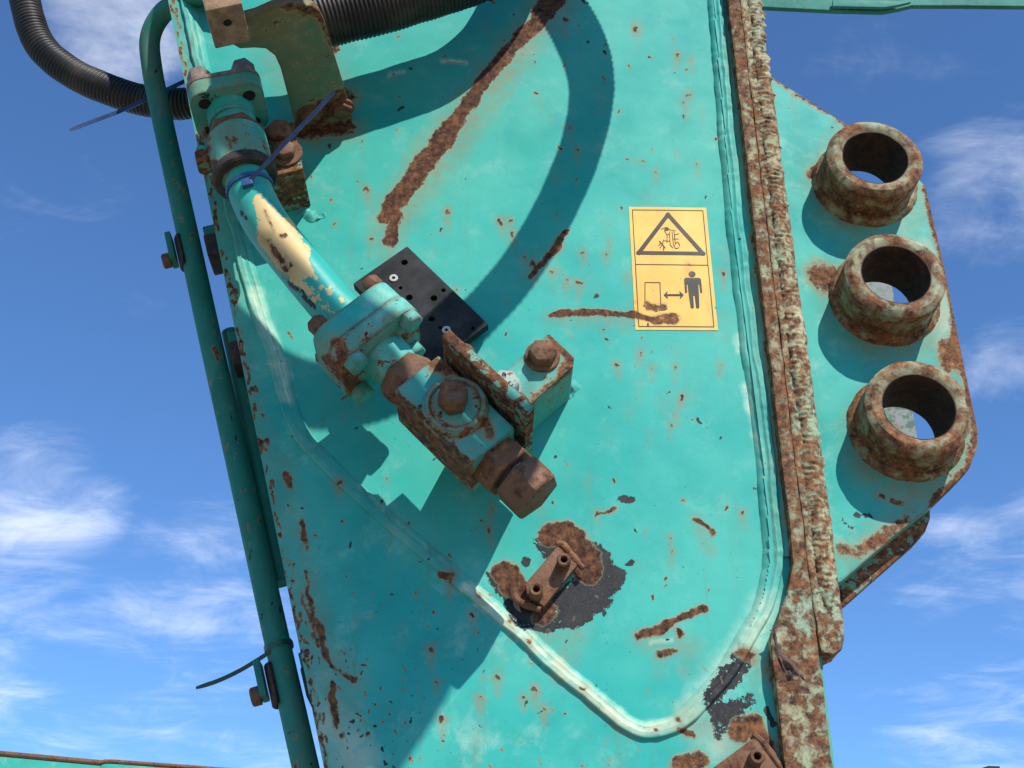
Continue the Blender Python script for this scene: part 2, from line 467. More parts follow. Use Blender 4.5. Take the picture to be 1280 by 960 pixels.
# scuffs
stroke(DARK, [(778, 623, 5), (790, 627, 6)], 3); stroke(RUST, [(745, 645, 2), (770, 636, 3)], 3, .8)
stroke(DARK, [(783, 706, 2), (790, 702, 3)], 2.5)
stroke(RUST, [(865, 648, 3), (882, 655, 4), (892, 668, 2)], 3); stroke(RUST, [(856, 625, 3)], 3); stroke(STAIN, [(870, 650, 8), (890, 690, 4)], 9, .7)
stroke(CHALK, [(556, 76, 2), (582, 78, 2)], 2.5); stroke(RUST, [(560, 79, .8), (580, 79, .8)], 1.5, .8); stroke(CHALK, [(485, 93, 1.5), (502, 89, 1.5)], 2.5, .8)
spots = [(558, 266, 4), (626, 276, 5), (641, 291, 4), (637, 275, 3), (722, 186, 3), (728, 316, 3), (722, 354, 4), (708, 352, 3), (860, 118, 4), (856, 130, 3), (796, 34, 4), (846, 68, 3),
         (462, 240, 3), (463, 300, 3), (459, 238, 4), (570, 365, 2), (712, 160, 2), (850, 495, 4), (845, 517, 2), (838, 532, 2), (900, 455, 2), (860, 330, 3), (905, 340, 4),
         (612, 661, 5), (615, 634, 4), (563, 720, 7), (590, 768, 5), (424, 604, 4), (930, 640, 3), (838, 672, 3), (840, 690, 2), (772, 455, 3), (706, 25, 4), (865, 75, 2), (820, 215, 2),
         (538, 812, 5), (552, 898, 6), (622, 845, 5), (668, 862, 5), (680, 886, 4), (600, 874, 3), (655, 870, 3), (545, 850, 3), (685, 790, 3), (640, 780, 3), (662, 804, 3), (870, 205, 2), (845, 460, 2),
         (665, 330, 5), (692, 338, 3), (655, 322, 3), (747, 640, 2), (758, 320, 2), (760, 300, 2), (783, 345, 2), (800, 440, 3), (815, 460, 2)]
for x, y, r in spots:
    a_ = rng.uniform(0, 3.1); stroke(RUST, [(x, y, r * .55), (x + r * math.cos(a_), y + r * math.sin(a_), r * .35)], 3); stroke(STAIN, [(x, y, r + 3), (x + .5, y + 10 + r * 3, 1)], 5, .9)
for i in range(70):
    x, y = rng.uniform(420, 950), rng.uniform(-20, 900); stroke(STAIN, [(x, y, rng.uniform(2, 9)), (x + rng.uniform(-2, 2), y + rng.uniform(4, 30), 2)], 9, rng.uniform(.15, .4))
for i in range(220):
    x, y = rng.uniform(330, 960), rng.uniform(-30, 960)
    r = rng.uniform(.5, 2.0); a = rng.uniform(0, 3.1); l = rng.uniform(0, 7)
    stroke(RUST if rng.random() < .5 else DARK, [(x, y, r), (x + l * math.cos(a), y + l * math.sin(a), r * .5)], 1.7)
    if rng.random() < .4: stroke(STAIN, [(x, y, r + 2), (x, y + 8, 1)], 4, .5)
for i in range(70):       # lower half is more pitted
    x, y = rng.uniform(420, 760), rng.uniform(700, 980)
    r = rng.uniform(.5, 1.5); a = rng.uniform(.2, 1.2); l = rng.uniform(0, 8)
    stroke(RUST if rng.random() < .6 else DARK, [(x, y, r), (x + l * math.cos(a), y + l * math.sin(a), r * .5)], 1.8)
# left edge and lower left sheet
for i in range(170):
    y = rng.uniform(-20, 980); x = 217 + (y - 25) * .2032 + abs(rng.normal(0, 4))
    stroke(RUST, [(x, y, rng.uniform(.8, 2.4)), (x + 1 + rng.uniform(-1, 2), y + rng.uniform(2, 14), 1)], 2.5)
stroke(RUST, [(382, 715, 2), (392, 770, 3.5), (404, 800, 4.5), (412, 828, 3), (426, 840, 2.5), (443, 850, 4)], 5)
stroke(RUST, [(358, 592, 4), (361, 608, 2)], 3); stroke(RUST, [(375, 655, 4), (384, 685, 3)], 4); stroke(RUST, [(378, 740, 2), (398, 806, 5)], 6, .85)
stroke(STAIN, [(355, 580, 8), (375, 680, 9), (400, 800, 16), (440, 855, 14), (420, 920, 14)], 14, .65)
stroke(RUST, [(415, 858, 4), (418, 880, 5), (422, 905, 4)], 4); stroke(RUST, [(430, 921, 4)], 4); stroke(CHALK, [(405, 900, 20), (445, 950, 24)], 16, .6)
stroke(RUST, [(548, 716, 4), (562, 722, 6)], 4)
# lower right corner of the sheet
stroke(DARK, [(928, 826, 14), (908, 850, 15), (890, 872, 12), (905, 900, 14), (925, 880, 16), (900, 915, 8)], 11, .9)
stroke(DARK, [(958, 888, 3), (968, 905, 3)], 3)
stroke(RUST, [(925, 912, 15), (940, 905, 12), (955, 925, 10), (968, 935, 8)], 8); stroke(RUST, [(940, 822, 9), (925, 815, 6)], 7, .85)
stroke(RUST, [(848, 955, 10), (875, 950, 12)], 6); stroke(RUST, [(850, 912, 5), (868, 918, 5)], 5, .8); stroke(STAIN, [(860, 900, 18), (930, 930, 30)], 16, .6)
stroke(CHALK, [(860, 890, 12), (940, 800, 18), (958, 760, 16)], 14, .7); stroke(CHALK, [(900, 930, 24)], 20, .5)
stroke(CHALK, [(930, 485, 4), (950, 560, 4)], 4, .7); stroke(CHALK, [(920, 420, 4), (925, 440, 3)], 4, .8)
# faded cream paint on the weld crest, also painting in its sunlit highlight
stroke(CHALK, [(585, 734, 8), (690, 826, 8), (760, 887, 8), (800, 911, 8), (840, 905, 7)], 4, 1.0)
stroke(CHALK, [(318, 365, 8), (345, 440, 8), (360, 496, 6)], 6, .8)
for x, y in ((638, 778), (659, 804), (600, 746), (730, 860), (848, 900), (822, 912)):
    stroke(RUST, [(x, y, 3)], 3); stroke(STAIN, [(x, y, 6)], 5)
stroke(STAIN, [(690, 842, 5), (790, 922, 5), (860, 905, 7)], 6, .7)
# grime along the left edge and the lower corner
stroke(STAIN, [(235, 60, 6), (300, 420, 8), (350, 640, 10), (395, 830, 24), (420, 960, 40)], 16, .5)
for i in range(70):
    x, y = rng.uniform(385, 520), rng.uniform(820, 975); stroke(RUST if rng.random() < .5 else DARK, [(x, y, rng.uniform(.6, 2)), (x + rng.uniform(-3, 3), y + rng.uniform(0, 5), 1)], 1.8)
stroke(RUST, [(965, 97, 2), (1030, 138, 2.5), (1085, 172, 3), (1130, 205, 3)], 4, .9)
stroke(RUST, [(1156, 232, 4), (1179, 330, 4), (1199, 430, 6), (1220, 535, 6), (1210, 585, 7), (1165, 630, 6)], 5, 1.0)
# rust along the thick flange
for off_, r_, g_ in ((0, 7, .66), (13, 5, .56), (34, 5, .60)):
    stroke(RUST, [(911 + off_, -20, r_), (945 + off_ * 1.05, 300, r_), (978 + off_ * 1.1, 580, r_), (1000 + off_ * 1.1, 735, r_ * .7)], 7, g_)
for i in range(60):
    t_ = rng.uniform(0, 1); x, y = 918 + 92 * t_ + rng.uniform(-8, 30), -10 + 760 * t_
    stroke(RUST, [(x, y, rng.uniform(1.5, 5)), (x + rng.uniform(-2, 4), y + rng.uniform(3, 22), 2)], 4, rng.uniform(.7, 1.0))
for i in range(46):
    t_ = rng.uniform(0, 1); x, y = 968 + 22 * t_ + rng.uniform(0, 46), 770 + 190 * t_
    stroke(RUST, [(x, y, rng.uniform(1, 4.5)), (x + rng.uniform(-1, 5), y + rng.uniform(4, 26), 1.5)], 4, rng.uniform(.7, 1.05)); stroke(STAIN, [(x, y, 5), (x + 2, y + 24, 2)], 6, .6)
stroke(STAIN, [(1018, 820, 8), (1036, 950, 8)], 8, .7)
# spots on the edge pipe
for i in range(48):
    y = rng.uniform(20, 960); x = np.interp(y, [20, 46, 145, 300, 545, 795, 968], [202, 188, 202, 236, 290, 345, 384]) + rng.uniform(-13, 13)
    stroke(RUST if rng.random() < .6 else DARK, [(x, y, rng.uniform(.5, 1.8)), (x + rng.uniform(-1, 2), y + rng.uniform(0, 9), .7)], 2)
stroke(RUST, [(268, 437, 4), (272, 446, 4)], 3); stroke(STAIN, [(190, 50, 10), (205, 140, 6)], 8, .5); stroke(STAIN, [(185, 60, 9), (200, 120, 6)], 8, .6)
stroke(DARK, [(968, 815, 7), (985, 850, 10), (1002, 868, 5)], 7, .95); stroke(RUST, [(972, 835, 16), (995, 872, 12)], 12, .9)
# lug plate
for x, y, r in ((1093, 206, 76), (1120, 356, 80), (1148, 528, 86)):
    stroke(STAIN, [(x - 4, y + 22, r)], 16, .85)
    stroke(RUST, [(x - 46, y + 42, 10), (x - 10, y + 64, 9), (x + 30, y + 56, 8)], 8, .9)
stroke(RUST, [(1195, 425, 10), (1190, 450, 16), (1180, 430, 8)], 8); stroke(RUST, [(1018, 215, 8)], 6)
stroke(CHALK, [(1150, 330, 20), (1190, 420, 16)], 14, .7); stroke(RUST, [(1020, 340, 14), (1035, 350, 20)], 12, .8)
stroke(RUST, [(380, 160, 14), (400, 140, 12), (430, 125, 14)], 14, 1.1); stroke(RUST, [(355, 10, 7), (400, 12, 8), (418, 60, 5)], 7, .9); stroke(STAIN, [(350, 40, 30), (400, 120, 40)], 20, .8); stroke(STAIN, [(400, 165, 22), (440, 160, 14)], 12, .9); stroke(RUST, [(390, 166, 10), (436, 158, 9)], 9, .9)
stroke(RUST, [(1052, 686, 8), (1075, 690, 8), (1100, 675, 9), (1130, 650, 7)], 7, .9); stroke(STAIN, [(1055, 700, 18), (1140, 640, 14)], 14, .7)
stroke(RUST, [(1098, 618, 3), (1130, 630, 3)], 3)
for i in range(26):
    x, y = rng.uniform(1050, 1110), rng.uniform(640, 680); stroke(DARK, [(x, y, 1.5), (x + rng.uniform(-3, 5), y + rng.uniform(0, 6), 1)], 1.6)
for i in range(40):
    x, y = rng.uniform(985, 1060), rng.uniform(110, 300); stroke(DARK, [(x, y, rng.uniform(.8, 1.7)), (x + rng.uniform(-4, 6), y + rng.uniform(-2, 3), .8)], 1.5)

PIPE_STROKES = [(CHALK, [(322, 248, 6), (335, 270, 14), (345, 292, 22), (365, 318, 22), (378, 335, 14)], 5, 1.25), (CHALK, [(368, 350, 6), (382, 362, 5)], 5, 1.1), (CHALK, [(385, 340, 6), (412, 368, 4)], 6, .62), (CHALK, [(370, 345, 12), (400, 378, 10), (420, 390, 8)], 8, .50), (RUST, [(335, 300, 3), (345, 318, 4), (360, 336, 4)], 4, .8), (RUST, [(330, 262, 2), (341, 290, 2)], 3, .7), (RUST, [(357, 318, 2), (366, 330, 3)], 3, .75), (CHALK, [(392, 345, 3)], 3, 1.), (CHALK, [(400, 360, 3)], 3, 1.), (CHALK, [(412, 358, 2)], 2, 1.), (CHALK, [(396, 372, 3)], 3, 1.), (CHALK, [(425, 375, 3)], 3, 1.),
                (RUST, [(350, 295, 2), (356, 297, 3)], 2, 1.), (RUST, [(337, 281, 1.5)], 2, 1.), (STAIN, [(330, 300, 10), (360, 340, 12)], 8, .8), (DARK, [(300, 262, 2), (308, 274, 2)], 3, .9), (DARK, [(352, 345, 3), (395, 385, 4)], 5, .8)]
BLOCK_STROKES = [(RUST, [(494, 505, 13), (586, 598, 13)], 9, .92), (RUST, [(494, 489, 2), (515, 508, 3), (588, 580, 4)], 5, .9), (RUST, [(500, 480, 2), (540, 446, 2)], 4, .7), (RUST, [(545, 455, 10), (562, 466, 8)], 8, .85), (RUST, [(604, 525, 9), (612, 545, 8)], 8, .85),
                 (RUST, [(537 + 0, 512, 2), (545, 535, 3), (570, 548, 4), (598, 535, 3), (606, 505, 2), (590, 480, 2), (560, 474, 3), (540, 490, 3), (537, 512, 2)], 5, .85), (RUST, [(556, 530, 5), (585, 532, 3)], 6, .8), (STAIN, [(500, 500, 12), (590, 560, 20)], 14, .5)]
FLANGE_STROKES = [(RUST, [(408, 448, 8), (432, 470, 12), (450, 488, 10)], 9, .95), (RUST, [(455, 462, 6), (500, 425, 6), (528, 408, 5)], 7, .9), (RUST, [(420, 428, 9), (432, 452, 12)], 9, .85), (RUST, [(478, 402, 3), (492, 392, 3)], 5, .8), (RUST, [(432, 372, 3), (470, 350, 3)], 4, .7), (RUST, [(400, 405, 3), (420, 385, 3)], 4, .8), (STAIN, [(415, 440, 26), (500, 430, 22)], 14, .8), (DARK, [(425, 480, 8)], 8, .7)]
UPPER_STROKES = [(RUST, [(262, 205, 6), (300, 212, 8), (338, 222, 7)], 8, .95), (RUST, [(256, 160, 5), (262, 190, 5)], 6, .8), (RUST, [(282, 172, 3), (288, 182, 3)], 4, .9), (RUST, [(286, 192, 3)], 4, .8), (STAIN, [(270, 150, 20), (310, 200, 30)], 14, .75), (STAIN, [(250, 110, 30), (310, 120, 26)], 14, .7), (DARK, [(250, 120, 8), (312, 128, 8)], 8, .6)]
BAR_STROKES = [(RUST, [(690, 420, 6), (716, 445, 9), (700, 465, 5)], 7, 1.0), (RUST, [(660, 505, 4), (715, 460, 4)], 5, .8), (STAIN, [(678, 446, 26)], 10, .7), (STAIN, [(680, 500, 14), (712, 475, 14)], 12, .8), (DARK, [(690, 490, 3)], 3, .6)]
# ------------------------------------------------------------------ ground
me = bpy.data.meshes.new('ground'); S_ = 3000
me.from_pydata([(-S_, -S_, 0), (S_, -S_, 0), (S_, S_, 0), (-S_, S_, 0)], [], [(0, 1, 2, 3)])
g = link('ground', me, M_ground); g['kind'] = 'structure'

# ------------------------------------------------------------------ the arm
arm = thing('excavator_arm', 'large teal painted steel excavator arm with rust scrapes, welds and three ringed bosses', 'excavator arm', (at(640, 1200).x, 0, 0))
ZT, ZB = at(700, -260).z, at(700, 1180).z
L1, L2 = at(215, 25, .008), at(405, 960, .008)
def edge_x(z): return L1.x + (L2.x - L1.x) * (z - L1.z) / (L2.z - L1.z)
A1, A2 = at(925, 0, .0), at(1041, 958, .0)
def right_x(z): return A1.x + (A2.x - A1.x) * (z - A1.z) / (A2.z - A1.z)
LOOP = [(866, -260), (893, 0), (919, 300), (953, 560), (962, 660), (963, 705), (955, 748), (938, 787), (905, 842), (870, 884), (838, 906), (812, 913), (790, 908), (760, 887), (690, 826), (587, 735), (475, 640),
        (392, 560), (370, 528), (360, 496), (345, 440), (318, 365), (300, 290), (270, 160), (240, 20), (180, -260)]
LP = np.array(LOOP, float)

def inside(px, poly):
    r = np.zeros(len(px), bool); j = len(poly) - 1
    for i in range(len(poly)):
        a, b = poly[i], poly[j]
        c = ((a[1] > px[:, 1]) != (b[1] > px[:, 1]))
        r ^= c & (px[:, 0] < (b[0] - a[0]) * (px[:, 1] - a[1]) / (b[1] - a[1] + 1e-12) + a[0]); j = i
    return r

def sheet(name, wq, keep, mat, step=.0021, relief=None):
    nz = int((ZT - ZB) / step); z = np.linspace(ZB, ZT, nz)
    nx = int(.78 / step); s_ = np.linspace(0, 1, nx)
    Z = np.repeat(z, nx); Sx = np.tile(s_, nz)
    X = edge_x(Z) + (right_x(Z) - edge_x(Z)) * Sx
    P = np.stack([X, np.full_like(X, -wq), Z], -1)
    px = to_px(P)
    if relief is not None: P[:, 1] -= relief(X, Z, px)
    idx = np.arange(nz * nx).reshape(nz, nx)
    q = np.stack([idx[:-1, :-1], idx[:-1, 1:], idx[1:, 1:], idx[1:, :-1]], -1).reshape(-1, 4)
    k = keep(px)[q].any(1); q = q[k]
    used = np.unique(q); remap = -np.ones(len(P), int); remap[used] = np.arange(len(used))
    P = P[used]; px = px[used]; q = remap[q]
    P = P - np.array(arm.location)
    me = bpy.data.meshes.new(name)
    me.vertices.add(len(P)); me.vertices.foreach_set('co', P.astype(np.float32).ravel())
    me.loops.add(q.size); me.loops.foreach_set('vertex_index', q.astype(np.int32).ravel())
    me.polygons.add(len(q)); me.polygons.foreach_set('loop_start', np.arange(0, q.size, 4, dtype=np.int32)); me.polygons.foreach_set('loop_total', np.full(len(q), 4, dtype=np.int32))
    me.update(); me.validate()
    for p in (me.polygons,): p.foreach_set('use_smooth', np.ones(len(q), bool))
    put_wear(me, wear_fields(px))
    return link(name, me, mat, arm)

def ripple(X, Z, px):
    return (fbm(X * 7, Z * 7, 2, 3) - .45) * .0022 + (fbm(X * 45, Z * 45, 4, 3) - .45) * .00025
sheet('side_plate', 0.0, lambda px: inside(px, [(p[0] + (640 - p[0]) * -.02, p[1]) for p in LOOP]), M_plate, relief=ripple)

def sheet_relief(X, Z, px):
    # folded lip along the left edge and a shallow crease in the lower corner
    d = (X - edge_x(Z)) * 1000
    r = ripple(X, Z, px)
    r = r + .0016 * np.exp(-((d - 30) / 6) ** 2) * (px[:, 1] > 840) - .0010 * np.exp(-((d - 48) / 5) ** 2)
    return r
sheet('doubler_sheet', .008, lambda px: ~inside(px, LOOP), M_frame, relief=sheet_relief)
# plate edges behind the sheet (thickness) and the two webs of the box section
zs = np.linspace(ZB, ZT, 300)
mb = MB()
for a, b in zip(zs[:-1], zs[1:]):
    o = len(mb.v)
    mb.v += [Vector((edge_x(a), -.0078, a)), Vector((edge_x(a), .012, a)), Vector((edge_x(b), .012, b)), Vector((edge_x(b), -.0078, b))]; mb.f.append((o, o + 1, o + 2, o + 3))
mb.build('plate_edge', M_rusty, arm)
mb = MB(); za, zb = ZB, ZT
mb.prism([(edge_x(za) + .11, .013, za), (edge_x(zb) + .11, .013, zb), (edge_x(zb) + .13, .013, zb), (edge_x(za) + .13, .013, za)], (0, .26, 0)); mb.build('inner_web', M_lug, arm)
mb = MB(); mb.prism([(right_x(za) - .06, .013, za), (right_x(zb) - .06, .013, zb), (right_x(zb) - .035, .013, zb), (right_x(za) - .035, .013, za)], (0, .26, 0)); mb.build('outer_web', M_lug, arm)
mb = MB(); mb.prism([(edge_x(za), .275, za), (right_x(za), .275, za), (right_x(zb), .275, zb), (edge_x(zb), .275, zb)], (0, .016, 0)); mb.build('rear_plate', M_lug, arm)
# the arm goes on down to its foot
mb = MB(); mb.prism([(edge_x(ZB) , -.006, ZB + .002), (right_x(ZB), -.006, ZB + .002), (right_x(0), -.006, 0), (edge_x(0), -.006, 0)], (0, .29, 0)); mb.build('lower_section', M_lug, arm)

# weld bead all round the inset side plate
def ribbon(name, px_path, prof, mat, seed=0, step=.0022, ripl=.0006, pitch=.0065, parent=arm, skew=0.0, taper=0.0, rough=.0022):
    """prof: list of (offset across in m, height w); swept along a pixel path on the plate plane"""
    pts = [at(x, y, 0.0) for x, y in px_path]
    C = smooth_path([(p.x, p.z) for p in pts], step)
    T = np.gradient(C, axis=0); T /= np.linalg.norm(T, axis=1)[:, None]; N = np.stack([-T[:, 1], T[:, 0]], -1)
    S = np.concatenate([[0], np.cumsum(np.linalg.norm(np.diff(C, axis=0), axis=1))])
    n = len(C); m = len(prof); P = np.zeros((n, m, 3))
    wob = (fbm(S * 22, S * 0 + seed, seed, 3) - .45) * .006
    for j, (o, hgt) in enumerate(prof):
        e = 0 if j in (0, m - 1) else 1
        rp = (vnoise((S + skew * o) / pitch, S * 0 + o * 90, seed) - .5) * ripl * 2 * e + (fbm(S * 55, S * 0 + j * .5, seed + 5, 3) - .45) * rough * e
        if taper:
            tp = np.clip(np.minimum(S, S[-1] - S) / taper, 0, 1); hgt = prof[0][1] + (hgt - prof[0][1]) * tp; o = o * (.35 + .65 * tp)
        q = C + N * (o + wob * (1 if e else .6) + (0 if e or not taper else (fbm(S * 120, S * 0 + j, seed, 3) - .45) * .012))[:, None]
        P[:, j, 0] = q[:, 0]; P[:, j, 2] = q[:, 1]; P[:, j, 1] = -(hgt + rp)
    Pf = P.reshape(-1, 3); wf = wear_fields(to_px(Pf)); Pf = Pf - np.array(parent.location)
    fs = [(i * m + j, i * m + j + 1, (i + 1) * m + j + 1, (i + 1) * m + j) for i in range(n - 1) for j in range(m - 1)]
    me = bpy.data.meshes.new(name); me.from_pydata(Pf.tolist(), [], fs)
    me.polygons.foreach_set('use_smooth', np.ones(len(fs), bool)); put_wear(me, wf)
    return link(name, me, mat, parent)
# the loop runs downwards on the right, so +offset points away from the pane on the right side
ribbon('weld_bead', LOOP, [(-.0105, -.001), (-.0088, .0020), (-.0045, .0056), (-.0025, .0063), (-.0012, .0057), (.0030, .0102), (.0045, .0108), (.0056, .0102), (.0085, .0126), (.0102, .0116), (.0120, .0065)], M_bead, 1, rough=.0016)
ribbon('weld_bead', [(x + 13, y) for x, y in LOOP[:5]] + [(977, 700)], [(-.009, 0), (-.006, .005), (-.002, .009), (.003, .011), (.008, .012), (.012, .012)], M_bead, 5)

# thick flange along the right side: front layer and the welded layer beside it
def poly_w(pts, wq): return [at(x, y, wq) for x, y in pts]
mb = MB(); mb.prism(poly_w([(881, -260), (910, 0), (950, 345), (976, 565), (992, 705), (984, 742), (963, 797), (968, 843), (974, 890), (981, 960), (1005, 1170), (1068, 1170), (1041, 958), (1015, 740), (1001, 635), (925, 0), (894, -260)], .026), (0, .036, 0))
mb.build('edge_flange', M_strip, arm, bevel=.0022, grid=.009, wear=True, jit=.0034)
mb = MB(); mb.prism(poly_w([(894, -260), (925, 0), (1001, 635), (1015, 740), (1026, 815), (1040, 818), (1052, 812), (1057, 795), (1054, 760), (951, 0), (916, -260)], .0205), (0, .046, 0))
mb.build('edge_flange', M_stripb, arm, bevel=.003, grid=.009, wear=True, jit=.004)
mb = MB(); mb.prism(poly_w([(905, -260), (940, 0), (1028, 740), (1030, 865), (1034, 960), (1050, 1170), (1020, 1170), (990, 700), (920, 0), (890, -260)], -.026), (0, .04, 0))
mb.build('backing_bar', M_rusty, arm, bevel=.003)
# diagonal weld run between the two layers
ribbon('weld_bead', [(x, y) for x, y in ((913, -200), (937.5, 0), (951, 110), (973, 300), (1005, 545), (1018, 660), (1032, 770))], [(-.0105, .0200), (-.008, .0222), (-.004, .0238), (0, .0242), (.004, .0236), (.008, .0222), (.0105, .0200)], M_stripb, 9, step=.0009, ripl=.0020, pitch=.0036, skew=1.6, taper=.02, rough=.0020)
# torn lip of steel at the lower corner of the flange
for k_, pth in enumerate(([(960, 796), (968, 822), (981, 842), (1003, 862)], [(965, 826), (977, 848), (990, 862), (1006, 874)], [(970, 852), (984, 868), (1000, 880)])):
    ribbon('torn_lip', pth, [(-.0055, .0256), (-.003, .0285), (-.001, .0305), (.001, .0290), (.003, .0275), (.0055, .0256)], M_torn, 14 + k_, step=.0012, ripl=.002, pitch=.005, skew=.6, taper=.03, rough=.004)
# lug plate with the three bosses
WF = .030; BR, BI, BL = .0487 * 1.275, .0328 * 1.275, .082
BC = [at(1093.3, 196.8, WF), at(1120.6, 342.0, WF), at(1149.5, 507.5, WF)]
# centre of the projected circles is a little above the image of the centre: take the fitted centres
BC = [CAMP + (Vector((x * 1.305, 0, 1.6 + z * 1.305)) - CAMP) * ((1.305 - WF) / 1.305) for x, z in ((.3767, .8278), (.3777, .6853), (.3781, .5413))]
LW = -.027
lug_px = [(940, 85), (965, 96), (1030, 137), (1085, 172), (1130, 205), (1157, 232), (1180, 330), (1200, 430), (1222, 535), (1223, 556), (1212, 585), (1196, 602), (1165, 632), (1120, 668), (1052, 727), (1010, 740), (990, 600)]
cut = [MB().lathe(c + Vector((0, -.1, 0)), (0, 1, 0), [(0, BR - .004), (.3, BR - .004)], 48) for c in BC]
mb = MB(); mb.prism(poly_w(lug_px, LW), (0, .026, 0)); mb.build('lug_plate', M_lug, arm, bevel=.002, grid=.008, wear=True, cut=cut)
# gusset strip under the lug, its rusty edge faces down
mb = MB(); mb.prism(poly_w([(1000, 700), (1052, 690), (1120, 640), (1150, 620), (1163, 638), (1163, 648), (1157, 664), (1145, 678), (1055, 757), (1020, 785)], LW - .0262), (0, .020, 0)); mb.build('gusset', M_rusty, arm, bevel=.002)
for c in BC:
    o = MB().lathe(c, (0, 1, 0), [(.0025, BI), (0, BI + .004), (-.0012, BI + .010), (-.0008, BR - .007), (.005, BR), (.02, BR), (.04, BR), (BL - .003, BR), (BL, BR - .003), (BL, BI + .0024), (.05, BI + .0024), (.025, BI + .0024)], 72, closed=True)
    b = o.build('boss', M_boss, arm, wear=True, jit=.0022)
    MB().lathe(c, (0, 1, 0), [(.0018, BI), (.02, BI - .0006), (.045, BI), (.07, BI - .0006), (BL - .001, BI), (BL - .001, BI + .002), (.0018, BI + .002)], 64, closed=True).build('bore_shade_liner', M_bore, b, jit=.0015)
    n = 96; prof = []
    ring = MB(); base = -LW - c.y * 0
    vs_ = []; fs = []
    rr_ = [(BR - .001, .0085), (BR + .003, .0080), (BR + .0055, .0055), (BR + .0075, .0025), (BR + .009, -.002)]
    for k in range(n):
        a = 2 * math.pi * k / n
        for j, (r_, hh) in enumerate(rr_):
            nz_ = (float(vnoise(np.float64(k * .9), np.float64(j * .7), 3)) - .5) * .0022 if 0 < j else 0
            vs_.append(Vector((c.x + (r_ + nz_) * math.cos(a), -(LW + hh + nz_ * .4), c.z + (r_ + nz_) * math.sin(a))))
    m = len(rr_)
    for k in range(n):
        for j in range(m - 1):
            fs.append((k * m + j, ((k + 1) % n) * m + j, ((k + 1) % n) * m + j + 1, k * m + j + 1))
    ring.add(vs_, fs); rb = ring.build('weld_ring', M_boss, b, wear=True)
# second lug on the far side of the arm, seen through the bores
mb = MB(); mb.prism(poly_w([(960, 300), (1100, 290), (1108, 320), (1118, 372), (1147, 548), (1150, 640), (1000, 660)], -.27), (0, .02, 0)); mb.build('rear_lug', M_white, arm, bevel=.002)

# little welded tabs, each with two threaded posts
def tab(px4, wt, posts, welds):
    mb = MB(); mb.prism(poly_w(px4, wt), (0, .010, 0)); o = mb.build('mounting_tab', M_rust, arm, bevel=.0012)
    for x, y in posts:
        p = at(x, y, wt + .017); p2 = Vector((p.x, -wt + .001, p.z))
        MB().lathe(p, (0, 1, 0), [(.001, .0036), (0, .0044), (0, .0066), (.0012, .0076), (.019, .0076), (.019, .0036), (.010, .0036)], 28, closed=True).build('threaded_post', M_rust, o)
        MB().lathe(p + Vector((0, .010, 0)), (0, 1, 0), [(0, .0037), (.001, .0037)], 20).build('post_bore_disc', M_void, o)
    for wl in welds:
        P = smooth_path([at(x, y, wt - .003) for x, y in wl], .003)
        rr = [.0038 + .0022 * (float(vnoise(np.float64(i * .5), np.float64(0.), 7)) - .4) for i in range(len(P))]
        MB().sweep(P, rr, 10).build('weld_bead', M_rust, o, jit=.003)
    return o
tab([(697, 682), (722, 706), (680, 758), (672, 752), (659, 742), (656, 730)], .013, [(705, 699), (670.3, 736)], [[(696, 681), (704, 681), (716, 696), (727, 708), (730, 711)], [(642, 735), (644, 745), (650, 752), (662, 757), (676, 762)]])
tab([(944, 921), (978, 968), (960, 1010), (905, 975), (880, 968)], .022, [(947, 945), (905, 1000)], [[(941, 919), (952, 928), (965, 944), (980, 968)]])


# ------------------------------------------------------------------ hydraulic block on its bracket
def bolt(name, p, ax, r, h, mat, parent, washer=0.0, shank=0.0, rot=0.0, x=None):
    mb = MB(); mb.lathe(p, ax, [(0, r * .98), (h * .18, r)] , 6, rot=rot, x=x)
    mb = MB(); mb.lathe(p, ax, [(0, r), (h * .82, r), (h, r * .86)], 6, rot=rot, x=x)
    o = mb.build(name, mat, parent, bevel=.0006, seg=1)
    if washer: MB().lathe(p - Vector(ax).normalized() * .0008, ax, [(0, washer), (.003, washer), (.0036, washer * .96)], 28).build('washer', mat, o)
    return o

# bracket bar welded to the arm
YO = Vector((0, -1, 0))
br = thing('valve_bracket', 'teal steel bracket bar with rusty corner bolt, welded right of the valve block', 'bracket', at(690, 470, 0))
top = .078
bar = [at(686, 416, top), at(718, 446, top), at(716, 458, top), at(660, 508, top), at(585, 560, top), at(560, 530, top), at(640, 455, top)]
with marks(BAR_STROKES):
    mb = MB(); mb.prism(bar, (0, top + .001, 0)); mb.build('bracket_bar', M_half, br, bevel=.0025, grid=.005, wear=True)
bolt('bolt', at(678, 446, top + .0005), YO, .0165, .016, M_rust, br, washer=.020, rot=.3)
bolt('bolt', at(631, 486, top + .0005), YO, .0165, .019, M_zinc, br, washer=.0195, rot=.1)
def text_on(txt, p, size, right, upv, mat, parent, name):
    cu = bpy.data.curves.new('t', 'FONT'); cu.body = txt; cu.size = size; cu.align_x = 'CENTER'; cu.align_y = 'CENTER'; cu.extrude = .0003
    ob = bpy.data.objects.new('t', cu); COL.objects.link(ob)
    dg = bpy.context.evaluated_depsgraph_get(); dg.update(); me = bpy.data.meshes.new_from_object(ob.evaluated_get(dg))
    bpy.data.objects.remove(ob); bpy.data.curves.remove(cu)
    right = Vector(right).normalized(); upv = Vector(upv).normalized(); nz_ = right.cross(upv)
    for v in me.vertices: v.co = p + right * v.co.x + upv * v.co.y + nz_ * v.co.z - (Vector(parent.location) + (Vector(parent.parent.location) if parent.parent else Vector((0, 0, 0))))
    put_wear(me, np.zeros((len(me.vertices), 4))); me.materials.clear()
    return link(name, me, mat, parent)
zc = at(631, 476, top + .0205)
